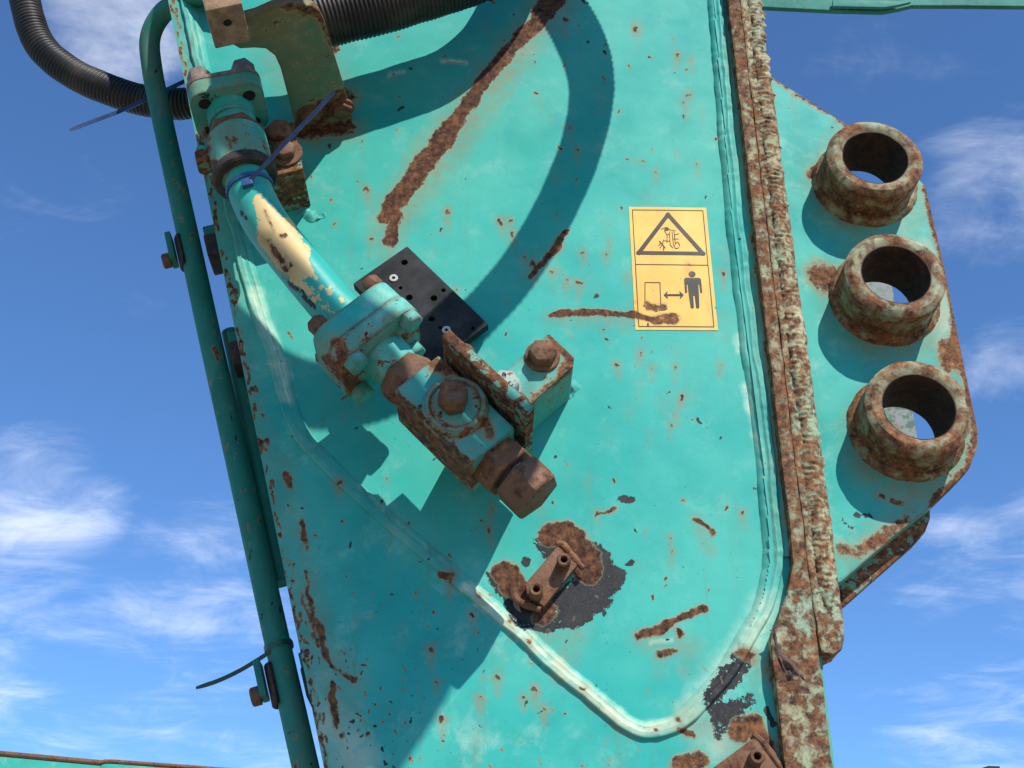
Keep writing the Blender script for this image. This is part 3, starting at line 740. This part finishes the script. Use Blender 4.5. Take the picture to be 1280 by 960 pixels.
text_on('10.9', zc + Vector((-.004, 0, .0045)), .0085, (.75, 0, .65), (-.65, 0, .75), M_black, br, 'bolt_marking')
text_on('C', zc + Vector((.006, 0, -.004)), .0085, (.8, 0, .6), (-.6, 0, .8), M_black, br, 'bolt_marking')
ribbon('weld_bead', [(694, 500), (704, 493), (714, 484), (724, 474)], [(-.009, .0003), (-.005, .003), (-.001, .005), (.004, .0055), (.008, .003), (.011, .0003)], M_half, 31, step=.0010, ripl=.003, pitch=.003, taper=.014, rough=.007, parent=br)

WB = .148
c_l, c_b = at(492.5, 487.5, WB), at(588, 581, WB)
AX = (c_b - c_l).normalized()                      # long axis of the block, down to the right
SD = Vector((AX.z, 0, -AX.x)); SD = SD if SD.x > 0 else -SD   # across, up to the right
if SD.z < 0: SD = -SD
BLN = (c_b - c_l).length
BW = .062
vb = thing('valve_block', 'rusty teal hydraulic valve block with round bolted cap and hex end plug', 'valve block', (c_l + c_b) / 2 + SD * BW / 2)
TH = .070
blk = [c_l, c_b, c_b + SD * BW, c_l + SD * BW]
with marks(BLOCK_STROKES):
    mb = MB(); mb.prism(blk, (0, TH, 0)); mb.build('block_body', M_block, vb, bevel=.002, grid=.004, jit=.0012, wear=True)
cc = c_l + AX * (BLN * .50) + SD * BW * .53
with marks(BLOCK_STROKES): cap = MB().lathe(cc + Vector((0, .001, 0)), YO, [(0, .0345), (.005, .0345), (.0095, .032), (.0100, .027), (.007, .0258), (.007, .010)], 72).build('round_cap', M_block, vb, wear=True)
bolt('cap_bolt', cc + AX * -.003 + Vector((0, -.0075, 0)), YO, .0160, .026, M_rust, cap, rot=.5)
MB().lathe(c_l + AX * .037 + SD * .006 + Vector((0, .0015, 0)), YO, [(0, .0055), (.003, .0055), (.003, .0028), (.001, .0028)], 20).build('drilled_port', M_rusty, vb)
# upright guard plate on the far long side
g0 = at(552, 420, .183); g1 = at(658, 517, .183)
gd = (g1 - g0).normalized(); gl = (g1 - g0).length; gs = Vector((gd.z, 0, -gd.x)); gs = gs if gs.z > 0 else -gs
gp = [g0, g0 + gd * gl, g0 + gd * gl + Vector((0, .150, 0)), g0 + gd * (gl - .04) + Vector((0, .150, 0)), g0 + gd * (gl - .055) + Vector((0, .104, 0)), g0 + gd * .0 + Vector((0, .075, 0)), g0 + Vector((0, .010, 0)) - gd * .0]
mb = MB(); mb.prism(gp, gs * .012); mb.build('guard_plate', M_rusty, vb, bevel=.0015, grid=.01, jit=.0012)
for k in (.18, .82):
    bolt('guard_bolt', g0 + gd * gl * k + Vector((0, .022, 0)) + gs * .0122, gs, .009, .008, M_rust, vb)
# fittings along the axis
axc = lambda s, wq=.113, k=.50: Vector(((c_l + AX * s + SD * BW * k).x, -wq, (c_l + AX * s + SD * BW * k).z))
MB().lathe(axc(BLN - .001, .116, .54), AX, [(0, .031), (.006, .031), (.012, .033), (.024, .033), (.026, .031)], 6, rot=.45).build('hex_nut', M_rust, vb, bevel=.0012)
MB().lathe(axc(BLN + .024, .116, .54), AX, [(0, .020), (.010, .020)], 32).build('plug_neck', M_darkrub, vb)
MB().lathe(axc(BLN + .031, .118, .56), AX, [(0, .028), (.002, .0312), (.031, .0312), (.034, .0285)], 6, rot=.30).build('hex_plug', M_rust, vb, bevel=.0012)
MB().lathe(axc(-.030), AX, [(0, .028), (.010, .0335), (.020, .0335), (.031, .031)], 6, rot=.62).build('hex_fitting', M_rust, vb, bevel=.0015)
MB().lathe(axc(-.060), AX, [(0, .028), (.018, .027), (.032, .024)], 40).build('fitting_neck', M_half, vb)

# ------------------------------------------------------------------ steel pipe with its flanges
pipe = thing('hydraulic_pipe', 'bent teal hydraulic pipe, paint peeled to tan, between two bolted flanges', 'pipe', at(390, 380, .085))
fl0 = axc(-.109)                                   # start of the lower flange pair (pipe side)
def flange(name, p, ax, sx, sy, hx, hy, th, mat, parent, rnd=.022):
    ax = Vector(ax).normalized(); poly = []
    for qx, qy, a0 in ((1, 1, 0), (-1, 1, 90), (-1, -1, 180), (1, -1, 270)):
        for k in range(7):
            a = math.radians(a0 + 15 * k)
            poly.append(p + sx * (qx * (hx - rnd) + rnd * math.cos(a)) + sy * (qy * (hy - rnd) + rnd * math.sin(a)))
    return MB().prism(poly, ax * th).build(name, mat, parent, bevel=.0016, grid=.006, wear=True)
OUT = Vector((0, -1, 0))
with marks(FLANGE_STROKES): f1 = flange('flange', fl0, AX, SD, OUT, .053, .046, .027, M_part, pipe)
with marks(FLANGE_STROKES): f2 = flange('split_flange', fl0 + AX * .0272, AX, SD, OUT, .054, .047, .023, M_half, pipe)
for sx_, sy_ in ((1, 1), (1, -1), (-1, 1), (-1, -1)):
    p = fl0 + SD * .038 * sx_ + OUT * .033 * sy_
    bolt('bolt', p - AX * .0002, -AX, .0115, .015, M_rust, f1)
    b = bolt('bolt', p + AX * .0502, AX, .0135, .013, M_half, f2, rot=.4)
    MB().lathe(p + AX * .062, AX, [(0, .0075), (.010, .0075), (.0115, .006)], 18).build('bolt_end', M_rust, b)
# split line between the two halves
fe = fl0 - AX * .001
pp = [fe + AX * .004, fe - AX * .030, at(402, 366, .114), at(368, 325, .115), at(338, 287, .115), at(319, 254, .115), at(309, 225, .114), at(301, 190, .112), at(292, 150, .108), at(284, 118, .104)]
PA = smooth_path(pp, .005)
_keep = STROKES[:]; STROKES[:] = [(c_, np.array(p_, float), s_, g_) for c_, p_, s_, g_ in PIPE_STROKES]
MB().sweep(smooth_path(pp, .003), .0262, 56).build('pipe_tube', M_pipe, pipe, wear=True)
STROKES[:] = _keep
pipe_tan = None
up = (Vector(PA[-1]) - at(306, 212, .1135)).normalized()
def upp(x, y, wq): return at(x, y, wq)
q0 = at(307.5, 226, .114)
MB().lathe(q0, up, [(0, .0285), (.0, .036), (.003, .0385), (.012, .0385), (.016, .036)], 56, caps=False).build('dark_ring', M_darkrub, pipe)
with marks(UPPER_STROKES): MB().lathe(q0 + up * .001, up, [(0, .026), (.006, .0355)] + [(.012 + .005 * k, .0357) for k in range(11)] + [(.066, .0355), (.070, .033)], 64).build('ferrule', M_half, pipe, wear=True)
nut = MB().lathe(q0 + up * .069, up, [(0, .031), (.003, .036), (.010, .0365), (.013, .034)], 6, rot=.2).build('hex_nut', M_rust, pipe, bevel=.001)
MB().lathe(q0 + up * .081, up, [(0, .025), (.012, .025), (.013, .029), (.020, .029), (.021, .027), (.040, .030)], 48).build('pipe_neck', M_part, pipe)
ux = Vector((1, 0, 0)); ux = (ux - up * ux.dot(up)).normalized(); uy = up.cross(ux); uy = uy if uy.y < 0 else -uy
with marks(UPPER_STROKES): f3 = flange('flange', q0 + up * .117, up, ux, uy, .045, .040, .024, M_part, pipe, rnd=.020)
with marks(UPPER_STROKES): f4 = flange('split_flange', q0 + up * .1412, up, ux, uy, .0455, .0405, .006, M_steel, pipe, rnd=.020)
for sx_, sy_ in ((1, 1), (1, -1), (-1, 1), (-1, -1)):
    p = q0 + up * .147 + ux * .027 * sx_ + uy * .024 * sy_
    b = bolt('bolt', p, up, .0150, .022, M_steel, f4, rot=.2)
    MB().lathe(p + up * .0222, up, [(0, .0095), (.012, .0095), (.0135, .008)], 20).build('bolt_end', M_steel, b)
    MB().lathe(q0 + up * .1168 + ux * .027 * sx_ + uy * .022 * sy_, -up, [(0, .0075), (.0015, .0075)], 20).build('bolt_hole_disc', M_void, f3)
MB().sweep([at(249, 187, .10), at(266, 192, .105)], [.0065, .0065], 16).build('grease_nipple', M_part, pipe, bevel=.002)
with marks(UPPER_STROKES): flange('clamp_ear', at(268, 207, .10), up, ux, uy, .020, .012, .020, M_rusty, pipe, rnd=.006)

# support block behind the upper collar
pb = thing('pipe_support', 'rusty topped teal support block with two bolts behind the upper pipe collar', 'bracket', at(358, 235, 0))
w1 = .075
mb = MB(); mb.prism([at(326, 160, w1), at(366, 152, w1), at(379, 211, w1), at(334, 222, w1)], (0, w1 + .001, 0)); mb.build('support_block', M_rusty, pb, bevel=.002, grid=.01)
bolt('bolt', at(350, 168, w1 + .0005), YO, .0155, .014, M_rust, pb, washer=.019, rot=.2)
bolt('bolt', at(357, 192, w1 + .0005), YO, .0140, .013, M_rust, pb, washer=.021, rot=.7)
ribbon('weld_bead', [(376, 256), (385, 268), (396, 272), (408, 268)], [(-.008, .0003), (-.004, .0020), (0, .0030), (.004, .0024), (.008, .0003)], M_bead, 33, step=.0010, ripl=.002, pitch=.003, taper=.014, rough=.006, parent=pb)

# ------------------------------------------------------------------ rusty hook bracket standing out from the plate
hk = thing('hose_bracket', 'rusty hooked steel bracket standing out of the plate above the pipe flange', 'bracket', at(405, 160, 0))
def foot(x, y): return at(x, y, 0)
b0, b1 = at(372, 166, 0), at(441, 150, 0)          # welded foot on the plate
bx = (b1 - b0); bxl = bx.length; bxn = bx.normalized()
def bp_(s, wq): return b0 + bxn * s + Vector((0, -wq, 0))
nrm = bxn.cross(Vector((0, -1, 0))).normalized(); nrm = nrm if nrm.z > 0 else -nrm
def on_bracket(x, y, dn=0.0):
    d = ray(x, y); n_ = nrm; p0 = b0 - nrm * dn
    return CAMP + d * ((p0 - CAMP).dot(n_) / d.dot(n_))
outl = [b0 + Vector((0, .001, 0)), b1 + Vector((0, .001, 0))] + [on_bracket(x, y) for x, y in ((438, 137), (428, 100), (415, 58), (406, 27), (400, 15), (390, 8), (376, 5), (358, 7), (342, 10), (322, 19), (300, 25), (286, 30), (284, 52), (300, 61), (318, 60), (332, 61), (344, 70), (352, 88), (363, 130))]
MB().prism(outl, nrm * .014).build('bracket_plate', M_bracket, hk, bevel=.0018, grid=.012, wear=True)
bc0 = on_bracket(283, 24, .012)
MB().box(bc0, bxn * .021, YO * .030, nrm * .012).build('clamp_block', M_brown, hk, bevel=.002, grid=.012)
MB().lathe(bc0 - nrm * .0122 + YO * .006, -nrm, [(0, .0048), (.0006, .0048)], 20).build('bolt_hole_disc', M_void, hk)
bolt('bolt', bp_(bxl - .013, .028) - nrm * .0002, -nrm, .0145, .010, M_rust, hk, washer=.017)
bolt('bolt', bp_(.020, .030) - nrm * .0002, -nrm, .0135, .009, M_rust, hk, washer=.017, rot=.4)

# ------------------------------------------------------------------ corrugated hoses
def hose(name, pts, R, pitch, label, amp=.085, n=26, group=None, seed=1):
    P = smooth_path(pts, pitch / 8)
    S = np.concatenate([[0], np.cumsum(np.linalg.norm(np.diff(P, axis=0), axis=1))])
    ph = (S / pitch) % 1
    rr = R * (1 - amp * (np.abs(ph - .5) * 2) ** 2.2) + R * .05 * (fbm(S * 55, S * 0, seed, 3) - .4)
    o = MB().sweep(P, list(rr), n).build(name, M_hose, None, angle=180)
    return tag(o, label, 'hose', group)
hose('corrugated_hose', [at(x, y, q) for x, y, q in ((14, -230, -.12), (20, -80, -.13), (31, 0, -.14), (50, 56, -.15), (90, 91, -.155), (141, 114, -.155), (182, 126, -.155), (225, 130, -.15), (262, 122, -.14), (300, 100, -.13))], .0238, .0062, 'black corrugated hose curving down across the sky at top left')
hose('corrugated_hose', [at(x, y, q) for x, y, q in ((350, 44, .080), (380, 32, .086), (412, 22, .088), (470, 8, .088), (540, -13, .088), (602, -36, .088), (655, -85, .09), (688, -160, .10), (700, -270, .12), (690, -400, .16))], .0375, .0056, 'thick black corrugated hose crossing the top edge beside the hooked bracket', amp=.06, n=32)

# ------------------------------------------------------------------ shadow casters that stand above the frame
def off(px, py, wq):
    """point at height wq above the plate that throws its shadow on plate pixel (px, py)"""
    s_ = at(px, py, 0.0); k = wq / -SUN.y
    return s_ + SUN * k
hose('corrugated_hose', [off(x, y, q) for x, y, q in ((230, 200, .44), (226, 280, .45), (228, 350, .46), (244, 400, .46), (275, 436, .46), (318, 466, .46), (372, 490, .45), (440, 496, .43), (510, 474, .40), (585, 408, .36), (650, 335, .32), (702, 245, .28), (733, 160, .25), (738, 90, .22), (712, 25, .20), (668, -30, .18), (600, -90, .17))], .0285, .0075, 'black corrugated hose looping overhead, its curved shadow crossing the plate', amp=.10)

# ------------------------------------------------------------------ pipe along the left edge, with clamps
rail = thing('steel_pipe', 'long dark teal steel pipe bent over at the top, running down the left edge', 'pipe', at(290, 520, -.09))
RAILW = -.085
rp = [at(x, y, q) for x, y, q in ((300, -14, .03), (262, -8, .02), (232, 0, .0), (204, 16, -.03), (188, 46, -.05), (190, 85, -.065), (202, 145, -.08), (236, 300, RAILW), (262, 420, RAILW), (290, 545, RAILW), (321, 685, RAILW), (345, 795, RAILW), (384, 968, RAILW), (420, 1130, RAILW))]
MB().sweep(smooth_path(rp, .0035), .0146, 32).build('pipe_tube', M_rail, rail, wear=True)
MB().lathe(at(347, 803, RAILW), (at(348, 808, RAILW) - at(345, 795, RAILW)), [(0, .0146), (.001, .0158), (.010, .0158), (.011, .0146)], 28, caps=False).build('pipe_sleeve', M_rail, rail)
rail2 = thing('steel_pipe', 'thin dark teal pipe half hidden between the long edge pipe and plate', 'pipe', at(320, 560, -.10))
MB().sweep(smooth_path([at(x, y, -.105) for x, y in ((288, 415), (300, 470), (318, 560), (344, 690), (352, 730))], .01), .0115, 20).build('pipe_tube', M_rail, rail2)

def clamp(px, py, label, strap=True, hh=.024):
    c = at(px, py, RAILW); t_ = (at(px + 20.3, py + 92, RAILW) - at(px - 20.3, py - 92, RAILW)).normalized()
    s_ = Vector((0, -1, 0)).cross(t_).normalized(); s_ = s_ if s_.x > 0 else -s_; o_ = Vector((0, -1, 0))
    root = thing('pipe_clamp', label, 'clamp', c, 'clamps holding the edge pipe')
    MB().box(c + s_ * .042 - o_ * .004, s_ * .021, o_ * .020, t_ * hh).build('mount_block', M_rail, root, bevel=.002)
    MB().box(c + s_ * .040 - o_ * .0 + t_ * (hh * .55), s_ * .020, o_ * .024, t_ * hh * .75).build('rubber_pad', M_darkrub, root, bevel=.003)
    if strap:
        # saddle strap: bent round the outer side of the pipe
        vs_ = []; n = 13
        prof = []
        for k in range(n):
            a = math.radians(128 + 150 * k / (n - 1))
            prof.append((math.cos(a), math.sin(a)))
        pts_o = [c + s_ * (x * .0198) + o_ * (y * .0198) for x, y in prof]; pts_i = [c + s_ * (x * .0148) + o_ * (y * .0148) for x, y in prof]
        MB().prism([p - t_ * hh for p in pts_o + pts_i[::-1]], t_ * hh * 2).build('saddle_strap', M_darkrub, root, bevel=.0015)
        MB().box(c - s_ * .0255 - t_ * hh * .4, s_ * .004, o_ * .014, t_ * hh * .9).build('clamp_tongue', M_rail, root, bevel=.002)
        bolt('bolt', c - s_ * .0292 + t_ * .006, -s_, .011, .011, M_rust, root, washer=.0)
    return root
clamp(240, 314, 'dark saddle clamp with bolt on the edge pipe, level with the peeled tan pipe')
clamp(270, 448, 'dark teal clamp block between edge pipe and plate, middle of the three', strap=False)
clamp(357, 853, 'dark saddle clamp with bolt on the edge pipe, near the bottom')

# ------------------------------------------------------------------ cable ties
def strap_tie(name, pts, wd, label, mat, th=.0016, facing=None):
    P = [Vector(q) for q in smooth_path(pts, .006)]; mb = MB(); m = len(P); vs_ = []; fs = []
    for i in range(m):
        T = (P[min(i + 1, m - 1)] - P[max(i - 1, 0)]).normalized()
        v = (P[i] - CAMP).normalized() if facing is None else facing
        a = T.cross(v).normalized(); b = T.cross(a).normalized()
        f = 1 if i < m - 2 else (.85, .6)[i - m + 2]
        for u, q in ((-1, -1), (1, -1), (1, 1), (-1, 1)): vs_.append(P[i] + a * u * wd / 2 * f + b * q * th / 2)
    for i in range(m - 1):
        for k in range(4): fs.append((i * 4 + k, i * 4 + (k + 1) % 4, i * 4 + 4 + (k + 1) % 4, i * 4 + 4 + k))
    fs += [(3, 2, 1, 0), tuple(range(4 * m - 4, 4 * m))]
    mb.add(vs_, fs); return mb
FACE = Vector((0, .86, .5))
t1 = thing('cable_tie', 'blue grey cable tie end sticking out left in front of the black hose', 'cable tie', at(228, 104, -.118), 'cable ties')
strap_tie('t', [at(236, 99, -.121), at(215, 109, -.121), at(187, 122, -.121), at(150, 139, -.118), at(118, 151, -.115), at(87, 163, -.11)], .0058, '', M_tie, facing=FACE).build('tail', M_tie, t1)
t2 = thing('cable_tie', 'blue cable tie round the pipe below the collar, long tail pointing up right', 'cable tie', at(309, 229, .11), 'cable ties')
ctr = at(312.5, 237, .1145); ax2 = (at(318, 254, .115) - at(309, 225, .114)).normalized()
e1 = ax2.orthogonal().normalized(); e2 = ax2.cross(e1)
rl = MB(); vs_ = []; fs = []; n = 48
for k in range(n):
    a = 2 * math.pi * k / n; d = e1 * math.cos(a) + e2 * math.sin(a)
    for r_, q in ((.0268, -.003), (.0284, -.003), (.0284, .003), (.0268, .003)): vs_.append(ctr + d * r_ + ax2 * q)
for k in range(n):
    for j in range(4): fs.append((k * 4 + j, k * 4 + (j + 1) % 4, ((k + 1) % n) * 4 + (j + 1) % 4, ((k + 1) % n) * 4 + j))
rl.add(vs_, fs); rl.build('loop', M_tie, t2)
hd = at(309, 229, .144)
MB().box(hd, (.006, 0, .002), (0, .004, 0), (-.0015, 0, .0045)).build('head', M_tie, t2, bevel=.001)
strap_tie('t', [hd, at(332, 205, .16), at(362, 173, .18), at(392, 142, .20), at(418, 114, .215)], .0048, '', M_tie, facing=FACE).build('tail', M_tie, t2)
t3 = thing('cable_tie', 'dark green cable tie with pointed tail on the lower edge pipe', 'cable tie', at(347, 808, RAILW), 'cable ties')
strap_tie('t', [at(346, 809, RAILW + .012), at(325, 823, RAILW + .012), at(300, 838, RAILW + .014), at(275, 850, RAILW + .016), at(258, 856, RAILW + .016), at(245, 860, RAILW + .016)], .0046, '', M_tieg, facing=FACE).build('tail', M_tieg, t3)
rr0 = at(348.5, 809, RAILW); axr = (at(357, 853, RAILW) - at(345, 795, RAILW)).normalized()
MB().lathe(rr0 - axr * .003, axr, [(0, .0148), (0, .0166), (.006, .0166), (.006, .0148)], 36, closed=True).build('loop', M_tieg, t3)

# ------------------------------------------------------------------ black pad with screw holes
pad = thing('rubber_pad', 'black rectangular rubber pad with drilled holes behind the valve flange', 'pad', at(525, 380, .0))
WP = .024
pt, prr, pl = at(509, 307, WP), at(611, 405, WP), at(441, 354, WP)
pbm = pl + prr - pt
cut = []; hol = [(505, 322, .0042), (511, 366, .0042), (542, 367, .0042), (500, 354, .0024), (554, 357, .0028), (539, 393, .0040), (550, 404, .0024), (591, 405, .0024)]
for x, y, r in hol: cut.append(MB().lathe(at(x, y, WP + .01), (0, 1, 0), [(0, r), (.019, r)], 20))
MB().prism([pt, prr, pbm, pl], (0, .014, 0)).build('pad_body', M_black, pad, bevel=.0022, cut=cut)
MB().prism([pt.lerp(pbm, .2) + Vector((0, .0142, 0)), prr.lerp(pl, .2) + Vector((0, .0142, 0)), pbm.lerp(pt, .2) + Vector((0, .0142, 0)), pl.lerp(prr, .2) + Vector((0, .0142, 0))], (0, .0105, 0)).build('spacer', M_part, pad)
for x, y in ((492, 347), (558, 412)):
    wq = MB().lathe(at(x, y, WP + .0015), (0, 1, 0), [(0, .0022), (0, .0050), (.0016, .0054), (.0016, .0022)], 28, closed=True).build('washer', M_wash, pad)
    MB().lathe(at(x, y, WP + .0003), (0, 1, 0), [(0, .0024), (.0002, .0024)], 16).build('screw', M_void, wq)

# ------------------------------------------------------------------ warning sticker
M_yel = worn('sticker_yellow', (.80, .43, .075), (.86, .50, .11), chips=.775, edge=0, rough=.45, dirt=.35, chalk=(.8, .6, .3), rim=(.8, .55, .2), bump=.12)
M_ink = worn('sticker_ink', (.022, .019, .02), (.035, .030, .03), chips=.80, edge=0, rough=.4, dirt=.1, chalk=(.1, .08, .06), rim=(.3, .2, .08), bump=.1)
dc = [at(785.9, 258.9), at(882.6, 259.7), at(897.4, 413.2), at(794.2, 412.4)]
st = thing('warning_sticker', 'yellow warning sticker with black triangle, person and double arrow', 'sticker', (dc[0] + dc[2]) / 2)
def du(u, v, q=0.0):
    """u, v in 0..1 over the sticker"""
    p = (dc[0] * (1 - u) + dc[1] * u) * (1 - v) + (dc[3] * (1 - u) + dc[2] * u) * v
    return Vector((p.x, -q, p.z))
def surf_w(p): return .0
# sticker follows the slightly wavy plate
def sk(u, v, q):
    p = du(u, v); x, z = np.float64(p.x), np.float64(p.z)
    return Vector((p.x, -(float((fbm(x * 7, z * 7, 2, 3) - .45) * .0022 + (fbm(x * 45, z * 45, 4, 3) - .45) * .00025) + q), p.z))
mb = MB(); nu, nv = 46, 84; vs_ = []; fs = []
for j in range(nv + 1):
    for i in range(nu + 1): vs_.append(sk(i / nu, j / nv, .0006))
for j in range(nv):
    for i in range(nu):
        a = j * (nu + 1) + i; fs.append((a, a + 1, a + nu + 2, a + nu + 1))
mb.add(vs_, fs); mb.build('sticker_sheet', M_yel, st, wear=True)
DW = (dc[1] - dc[0]).length; DH = (dc[3] - dc[0]).length
def uvz(x, y): return (x - 210) / 442, (y - 132) / 702          # from zoomed-photo units along the upper edge
def ink_line(mb, pts, wd, q=.0011, closed=False):
    """line of width wd (m) through uv points"""
    P = [Vector((u * DW, v * DH)) for u, v in pts]
    if closed: P = P + [P[0]]
    for a, b in zip(P[:-1], P[1:]):
        d = (b - a); L = d.length
        if L < 1e-7: continue
        d /= L; n_ = Vector((-d.y, d.x)) * wd / 2; e_ = d * (wd * .48)
        m = max(1, int(L / .003))
        for k in range(m):
            a2 = a + d * L * k / m - (e_ if k == 0 else Vector((0, 0))); b2 = a + d * L * (k + 1) / m + (e_ if k == m - 1 else Vector((0, 0)))
            mb.add([sk(c.x / DW, c.y / DH, q) for c in (a2 - n_, b2 - n_, b2 + n_, a2 + n_)], [(0, 1, 2, 3)])
def ink_poly(mb, uv, q=.0011):
    mb.add([sk(u, v, q) for u, v in uv], [tuple(range(len(uv)))])
def ink_disc(mb, u, v, r, q=.0011):
    ink_poly(mb, [(u + r / DW * math.cos(2 * math.pi * k / 20), v + r / DH * math.sin(2 * math.pi * k / 20)) for k in range(20)], q)
mb = MB(); ink_line(mb, [(.045, .026), (.955, .026), (.955, .974), (.045, .974)], .0009, closed=True); ink_line(mb, [(.045, .483), (.955, .483)], .0009); mb.build('border_line', M_ink, st, wear=True)
mb = MB(); ink_line(mb, [(.50, .064), (.905, .388), (.095, .388)], .0052, closed=True)
for u, v in ((.50, .064), (.905, .388), (.095, .388)): ink_disc(mb, u, v, .0030, .0012)
mb.build('warning_triangle', M_ink, st, wear=True)
mb = MB()    # small line drawing: hanging machine part above a falling figure
for a in ([(.40, .19), (.45, .175), (.52, .195), (.58, .20)], [(.44, .20), (.47, .24), (.46, .30)], [(.50, .21), (.50, .32), (.53, .345)], [(.535, .21), (.54, .325)], [(.56, .21), (.565, .31)], [(.47, .235), (.50, .23)],
          [(.57, .305), (.60, .295), (.62, .32), (.60, .345), (.565, .35), (.55, .33), (.57, .305)], [(.43, .285), (.50, .29)], [(.55, .27), (.61, .27)], [(.57, .235), (.62, .225)]):
    ink_line(mb, a, .0008)
ink_disc(mb, .47, .187, .0028)
for a in ([(.365, .29), (.40, .315), (.43, .345)], [(.40, .315), (.42, .28)], [(.385, .305), (.355, .325)], [(.40, .315), (.37, .345)], [(.415, .33), (.41, .365)]):
    ink_line(mb, a, .0011)
mb.build('hazard_drawing', M_ink, st, wear=True)
mb = MB(); ink_line(mb, [uvz(*q) for q in ((302 - 33, 700), (302 - 25, 573), (384 - 25, 573), (384 - 25 - 4, 700))], .0009, closed=False); mb.build('machine_outline', M_ink, st, wear=True)
mb = MB()
ya = .727; ink_line(mb, [(.405, ya), (.585, ya)], .0026)
ink_poly(mb, [(.372, ya), (.425, ya - .032), (.41, ya), (.425, ya + .032)], .0012); ink_poly(mb, [(.620, ya), (.567, ya - .032), (.582, ya), (.567, ya + .032)], .0012)
mb.build('double_arrow', M_ink, st, wear=True)
mb = MB(); cx_ = .745
ink_disc(mb, cx_, .558, .0043)
ink_poly(mb, [(cx_ - .105, .600), (cx_ - .085, .588), (cx_ + .085, .588), (cx_ + .105, .600), (cx_ + .105, .640), (cx_ - .105, .640)])
ink_poly(mb, [(cx_ - .065, .640), (cx_ + .065, .640), (cx_ + .062, .730), (cx_ - .062, .730)])
for s_ in (-1, 1):
    ink_poly(mb, [(cx_ + s_ * .105, .640), (cx_ + s_ * .078, .640), (cx_ + s_ * .082, .708), (cx_ + s_ * .105, .708)])
    ink_poly(mb, [(cx_ + s_ * .062, .730), (cx_ + s_ * .010, .730), (cx_ + s_ * .014, .826), (cx_ + s_ * .03, .832), (cx_ + s_ * .052, .826)])
mb.build('person_symbol', M_ink, st, wear=True)

# ------------------------------------------------------------------ added shadow caster, then other parts of machines round about
lk = thing('shadow_caster', 'unseen teal steel shape added overhead to cast shade on the lower left plate', 'shadow caster', (-1.9, -.75, 0))
LWQ = .66
sp = [(-60, 470), (262, 522), (300, 562), (340, 608), (366, 640), (418, 678), (430, 722), (468, 772), (503, 806), (535, 828), (572, 812), (588, 800), (582, 828), (560, 865), (517, 928), (492, 905), (471, 934), (452, 910), (430, 918), (404, 908), (380, 905), (-60, 880)]  # outline of the lower left shadow; the unseen plate is added to cast it
pl_ = [off(x, y, LWQ) for x, y in sp]
pl_ = [Vector((-2.0, -LWQ, pl_[0].z))] + pl_ + [Vector((-2.0, -LWQ, pl_[-1].z))]
MB().prism(pl_, (0, -.05, 0)).build('caster_plate', M_lug, lk, bevel=.004)
MB().box((-1.95, -LWQ - .025, 1.5), (.09, 0, 0), (0, .07, 0), (0, 0, 1.5)).build('caster_post', M_lug, lk, bevel=.004)

bm_ = thing('boom_beam', 'dark underside of a teal steel boom across the top right corner', 'boom', at(1120, -40, -1.6))
def farpoly(pts, q): return [at(x, y, -q) for x, y in pts]
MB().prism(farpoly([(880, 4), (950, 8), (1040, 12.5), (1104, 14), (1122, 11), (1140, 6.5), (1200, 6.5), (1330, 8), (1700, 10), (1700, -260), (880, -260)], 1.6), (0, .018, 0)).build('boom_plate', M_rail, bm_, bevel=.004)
MB().prism(farpoly([(1040, 11), (1104, 12.4), (1120, 10), (1138, 5.5), (1040, 2)], 1.592), (0, -.012, 0)).build('boom_gusset', M_rail, bm_, bevel=.003)
bd = thing('machine_panel', 'rusty edged teal machine panel just showing at the bottom left corner', 'machine panel', Vector((at(60, 1100, -2.6).x, 2.6, 0)))
P0, P1 = at(-260, 920, -2.6), at(420, 974, -2.6)
MB().prism([P0, at(125, 955.5, -2.6), at(126, 990, -2.6), Vector((at(126, 990, -2.6).x, 2.6, 0)), Vector((P0.x, 2.6, 0))], (0, .9, 0)).build('panel_body', M_frame, bd, bevel=.006, wear=False)
MB().prism([at(127, 954, -2.59), at(140, 952.5, -2.59), at(230, 959, -2.59), at(420, 974, -2.59), Vector((P1.x, 2.59, 0)), Vector((at(127, 990, -2.59).x, 2.59, 0))], (0, .8, 0)).build('panel_door', M_frame, bd, bevel=.006)
MB().sweep([at(-260, 918, -2.56), at(127, 953.8, -2.56)], .009, 10).build('panel_edge', M_rust, bd)
MB().sweep([at(125.5, 953.5, -2.56), at(131, 952, -2.56), at(140, 952, -2.56), at(230, 958.5, -2.56), at(420, 973, -2.56)], .007, 10).build('panel_edge', M_rust, bd)
lm = thing('work_lamp', 'small dark lamp housing peeking over the bottom edge at far right', 'lamp', Vector((at(1240, 965, -4.).x, 4., 0)))
MB().prism([at(1228, 959.5, -4), at(1236, 957, -4), at(1250, 957.6, -4), at(1251, 985, -4), at(1228, 985, -4)], (0, .06, 0)).build('lamp_housing', M_black, lm, bevel=.003)
q = at(1240, 985, -4); MB().box((q.x, 4.03, q.z / 2), (.02, 0, 0), (0, .02, 0), (0, 0, q.z / 2)).build('lamp_post', M_black, lm, bevel=.003)

# ------------------------------------------------------------------ render settings
scene.cycles.use_denoising = True
scene.cycles.max_bounces = 4
